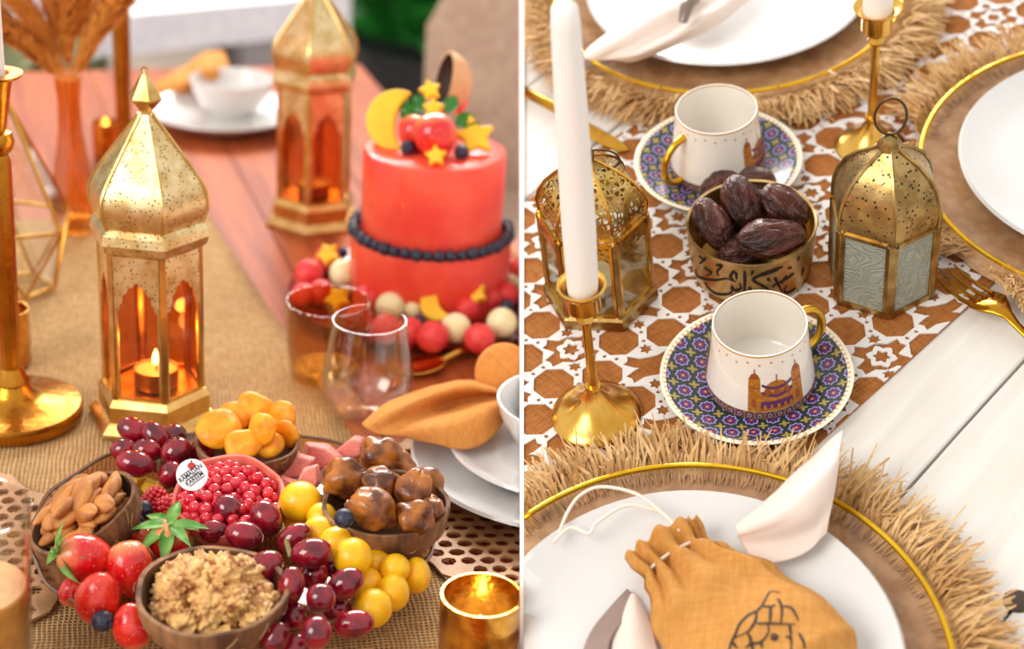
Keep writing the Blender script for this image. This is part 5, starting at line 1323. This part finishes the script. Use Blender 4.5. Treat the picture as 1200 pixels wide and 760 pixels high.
for i in range(NU+1):
    u = -.10+1.37*i/NU; wd, tk = interp(Wt, u), interp(Tt, u); am = .38*math.exp(-((u-.02)/.17)**2)+.20*math.exp(-((u-.32)/.24)**2)+.04
    for j in range(NV):
        v = 2*PI*j/NV
        f = 1+am*(math.sin(9*v+1.2*math.sin(3*v))*.7+.4*math.sin(5*v+.7))
        y = wd*math.cos(v)*(1+.3*(f-1)); z = tk*math.sin(v)*f*(1.0+.06*noise.noise((u*4, v, 2)))
        g.v.append((u*LP, y, .0228+.0105*max(0, min(1, (.5-u)/.6))+.012*max(0, min(1, (u-.6)/.6))+max(z, -tk*.55)+tk*.55+(am*.0095*math.sin(13*v+2*math.sin(2*v)+4*u) if math.sin(v) > .1 else 0)))
for i in range(NU):
    for j in range(NV): g.f.append((i*NV+j, i*NV+(j+1) % NV, (i+1)*NV+(j+1) % NV, (i+1)*NV+j))
g.f.append(tuple(range(NV))[::-1]); g.f.append(tuple(NU*NV+j for j in range(NV)))
t = thing('drawstring_pouch', 'orange cotton drawstring pouch printed with a black line drawing', 'pouch', MPo)
po_ = ob('bag', g, POUCH, t, smooth=180)
TWINE = mat('cream_twine', 'e8dccf', None, 10, .9)
ck_ = [Vector((.05*LP, .0245*math.cos(v), .0350+.0110*math.sin(v))) for v in [2*PI*i/40 for i in range(40)]]
ob('drawstring', G().tube(ck_, .0011, 6, True), TWINE, t)
tail = [(797, 622, .046), (775, 600, .044), (745, 578, .042), (705, 570, .040), (680, 580, .039), (665, 600, .038), (655, 625, .037)]
Mi = MPo.inverted()
ob('string_end', G().tube(crom([Mi @ (MR @ Rp(*p)) for p in tail], 6), .0012, 6), TWINE, t)
ob('string_end', G().tube(crom([Mi @ (MR @ Rp(*p)) for p in [(775, 600, .040), (735, 592, .042), (700, 612, .040), (690, 625, .039), (668, 618, .038), (648, 636, .037)]], 6), .0012, 6), TWINE, t)
bpy.context.view_layer.update(); bv2 = bvh_of(po_)
BLACK = mat('black_print', '2a1c18', None, 10, .7)
def z4(x, y): return 800+x/5.43, 620+y/5.43
LOGO = [[(298, 760), (312, 715), (335, 670), (365, 600), (420, 545), (470, 520), (505, 485), (530, 440), (560, 395), (620, 405)], [(510, 490), (560, 492), (590, 480)], [(470, 520), (465, 575), (440, 620), (410, 655), (330, 690)], [(470, 600), (560, 600), (715, 605)], [(560, 495), (555, 600)], [(605, 440), (630, 500), (625, 600)], [(640, 488), (690, 500), (720, 545), (735, 580)], [(410, 655), (430, 690), (440, 725), (500, 715), (545, 655), (540, 600)], [(312, 715), (350, 755)], [(440, 725), (400, 755)], [(500, 715), (505, 760)], [(655, 680), (690, 700), (690, 760)], [(740, 660), (770, 720), (775, 760)], [(560, 690), (585, 705), (600, 680), (575, 668), (560, 690)], [(575, 690), (590, 690)], [(335, 670), (330, 690), (312, 715)], [(680, 605), (690, 690)], [(440, 725), (450, 790)], [(298, 760), (290, 800)], [(690, 760), (695, 800)]]
g = G()
for s_ in LOGO: ribbon(g, bv2, [z4(*p) for p in s_], .0010, .0009, Mi, .0004)
ob('printed_drawing', g, BLACK, t, label='black line drawing of a domed building')
# ---- napkin on the far plate
patch('napkin', [[(682, 66, .040), (700, 48, .044), (740, 20, .046), (790, -15, .048), (840, -45, .046)],
                 [(688, 69, .042), (714, 54, .052), (752, 30, .058), (800, 0, .062), (850, -32, .058)],
                 [(706, 70, .040), (730, 60, .046), (768, 42, .050), (815, 16, .056), (862, -16, .054)],
                 [(722, 71, .039), (750, 62, .050), (785, 46, .056), (826, 22, .058), (870, -10, .054)],
                 [(740, 72, .037), (768, 62, .040), (802, 48, .042), (838, 30, .046), (880, -2, .046)]], 'R', BLUSH, 'blush napkin rolled across the far white plate', 'napkin', wrinkle=.002)
patch('ribbon', [[(680, 74, .020), (700, 66, .022), (725, 62, .022)], [(682, 80, .017), (702, 76, .018), (726, 70, .019)]], 'R', MAUVE, 'mauve brown ribbon end under the far rolled napkin', 'ribbon')
RINGM = mat('grey_metal_ring', '8a7a70', None, 10, .35, .6)
P = Rp(806, 14, .066); one('napkin_clasp', G().tube([(-.004, -.016, 0), (-.001, -.006, .008), (.002, .006, .008), (.006, .018, .001)], [.004, .006, .0065, .005], 10), RINGM, 'grey clasp around the far rolled napkin', 'clasp', MR @ Matrix.Translation(P))
side_now[0] = None
# ================================================================ trim what meets the divider board
bpy.context.view_layer.update()
def col_plane(px):
    n = MC @ Vector((F, 0, (px-600))).normalized()        # normal pointing to picture right
    return n
nL, nR = col_plane(609.0), col_plane(614.0)
# a point on column px has camera-space x = (px-600)/F * -z, so n.x*x + n.z*z = 0 there
for o, sd in CUT:
    if o.name not in bpy.data.objects or o.type != 'MESH': continue
    nw = nL if sd == 'L' else -nR
    M = o.matrix_world; bb = [M @ Vector(c) for c in o.bound_box]
    if all((p-CAM).dot(nw) < 0 for p in bb): continue
    Mi3 = M.to_3x3()
    no = (Mi3.transposed() @ nw).normalized(); co = M.inverted() @ CAM
    dist = [(v.co-co).dot(no) for v in o.data.vertices]
    if not dist or max(dist) <= 1e-6: continue
    if min(dist) >= 0:
        bpy.data.objects.remove(o); continue
    if o.data.users > 1: o.data = o.data.copy()
    bm = bmesh.new(); bm.from_mesh(o.data)
    r_ = bmesh.ops.bisect_plane(bm, geom=bm.verts[:]+bm.edges[:]+bm.faces[:], plane_co=co, plane_no=no, clear_outer=True)
    if o.name.split('.')[0] not in ('fringe', 'table_runner', 'lattice', 'placemat', 'napkin', 'printed_drawing'):
        bmesh.ops.holes_fill(bm, edges=[e_ for e_ in r_['geom_cut'] if isinstance(e_, bmesh.types.BMEdge) and e_.is_valid], sides=0)
    bm.to_mesh(o.data); bm.free()
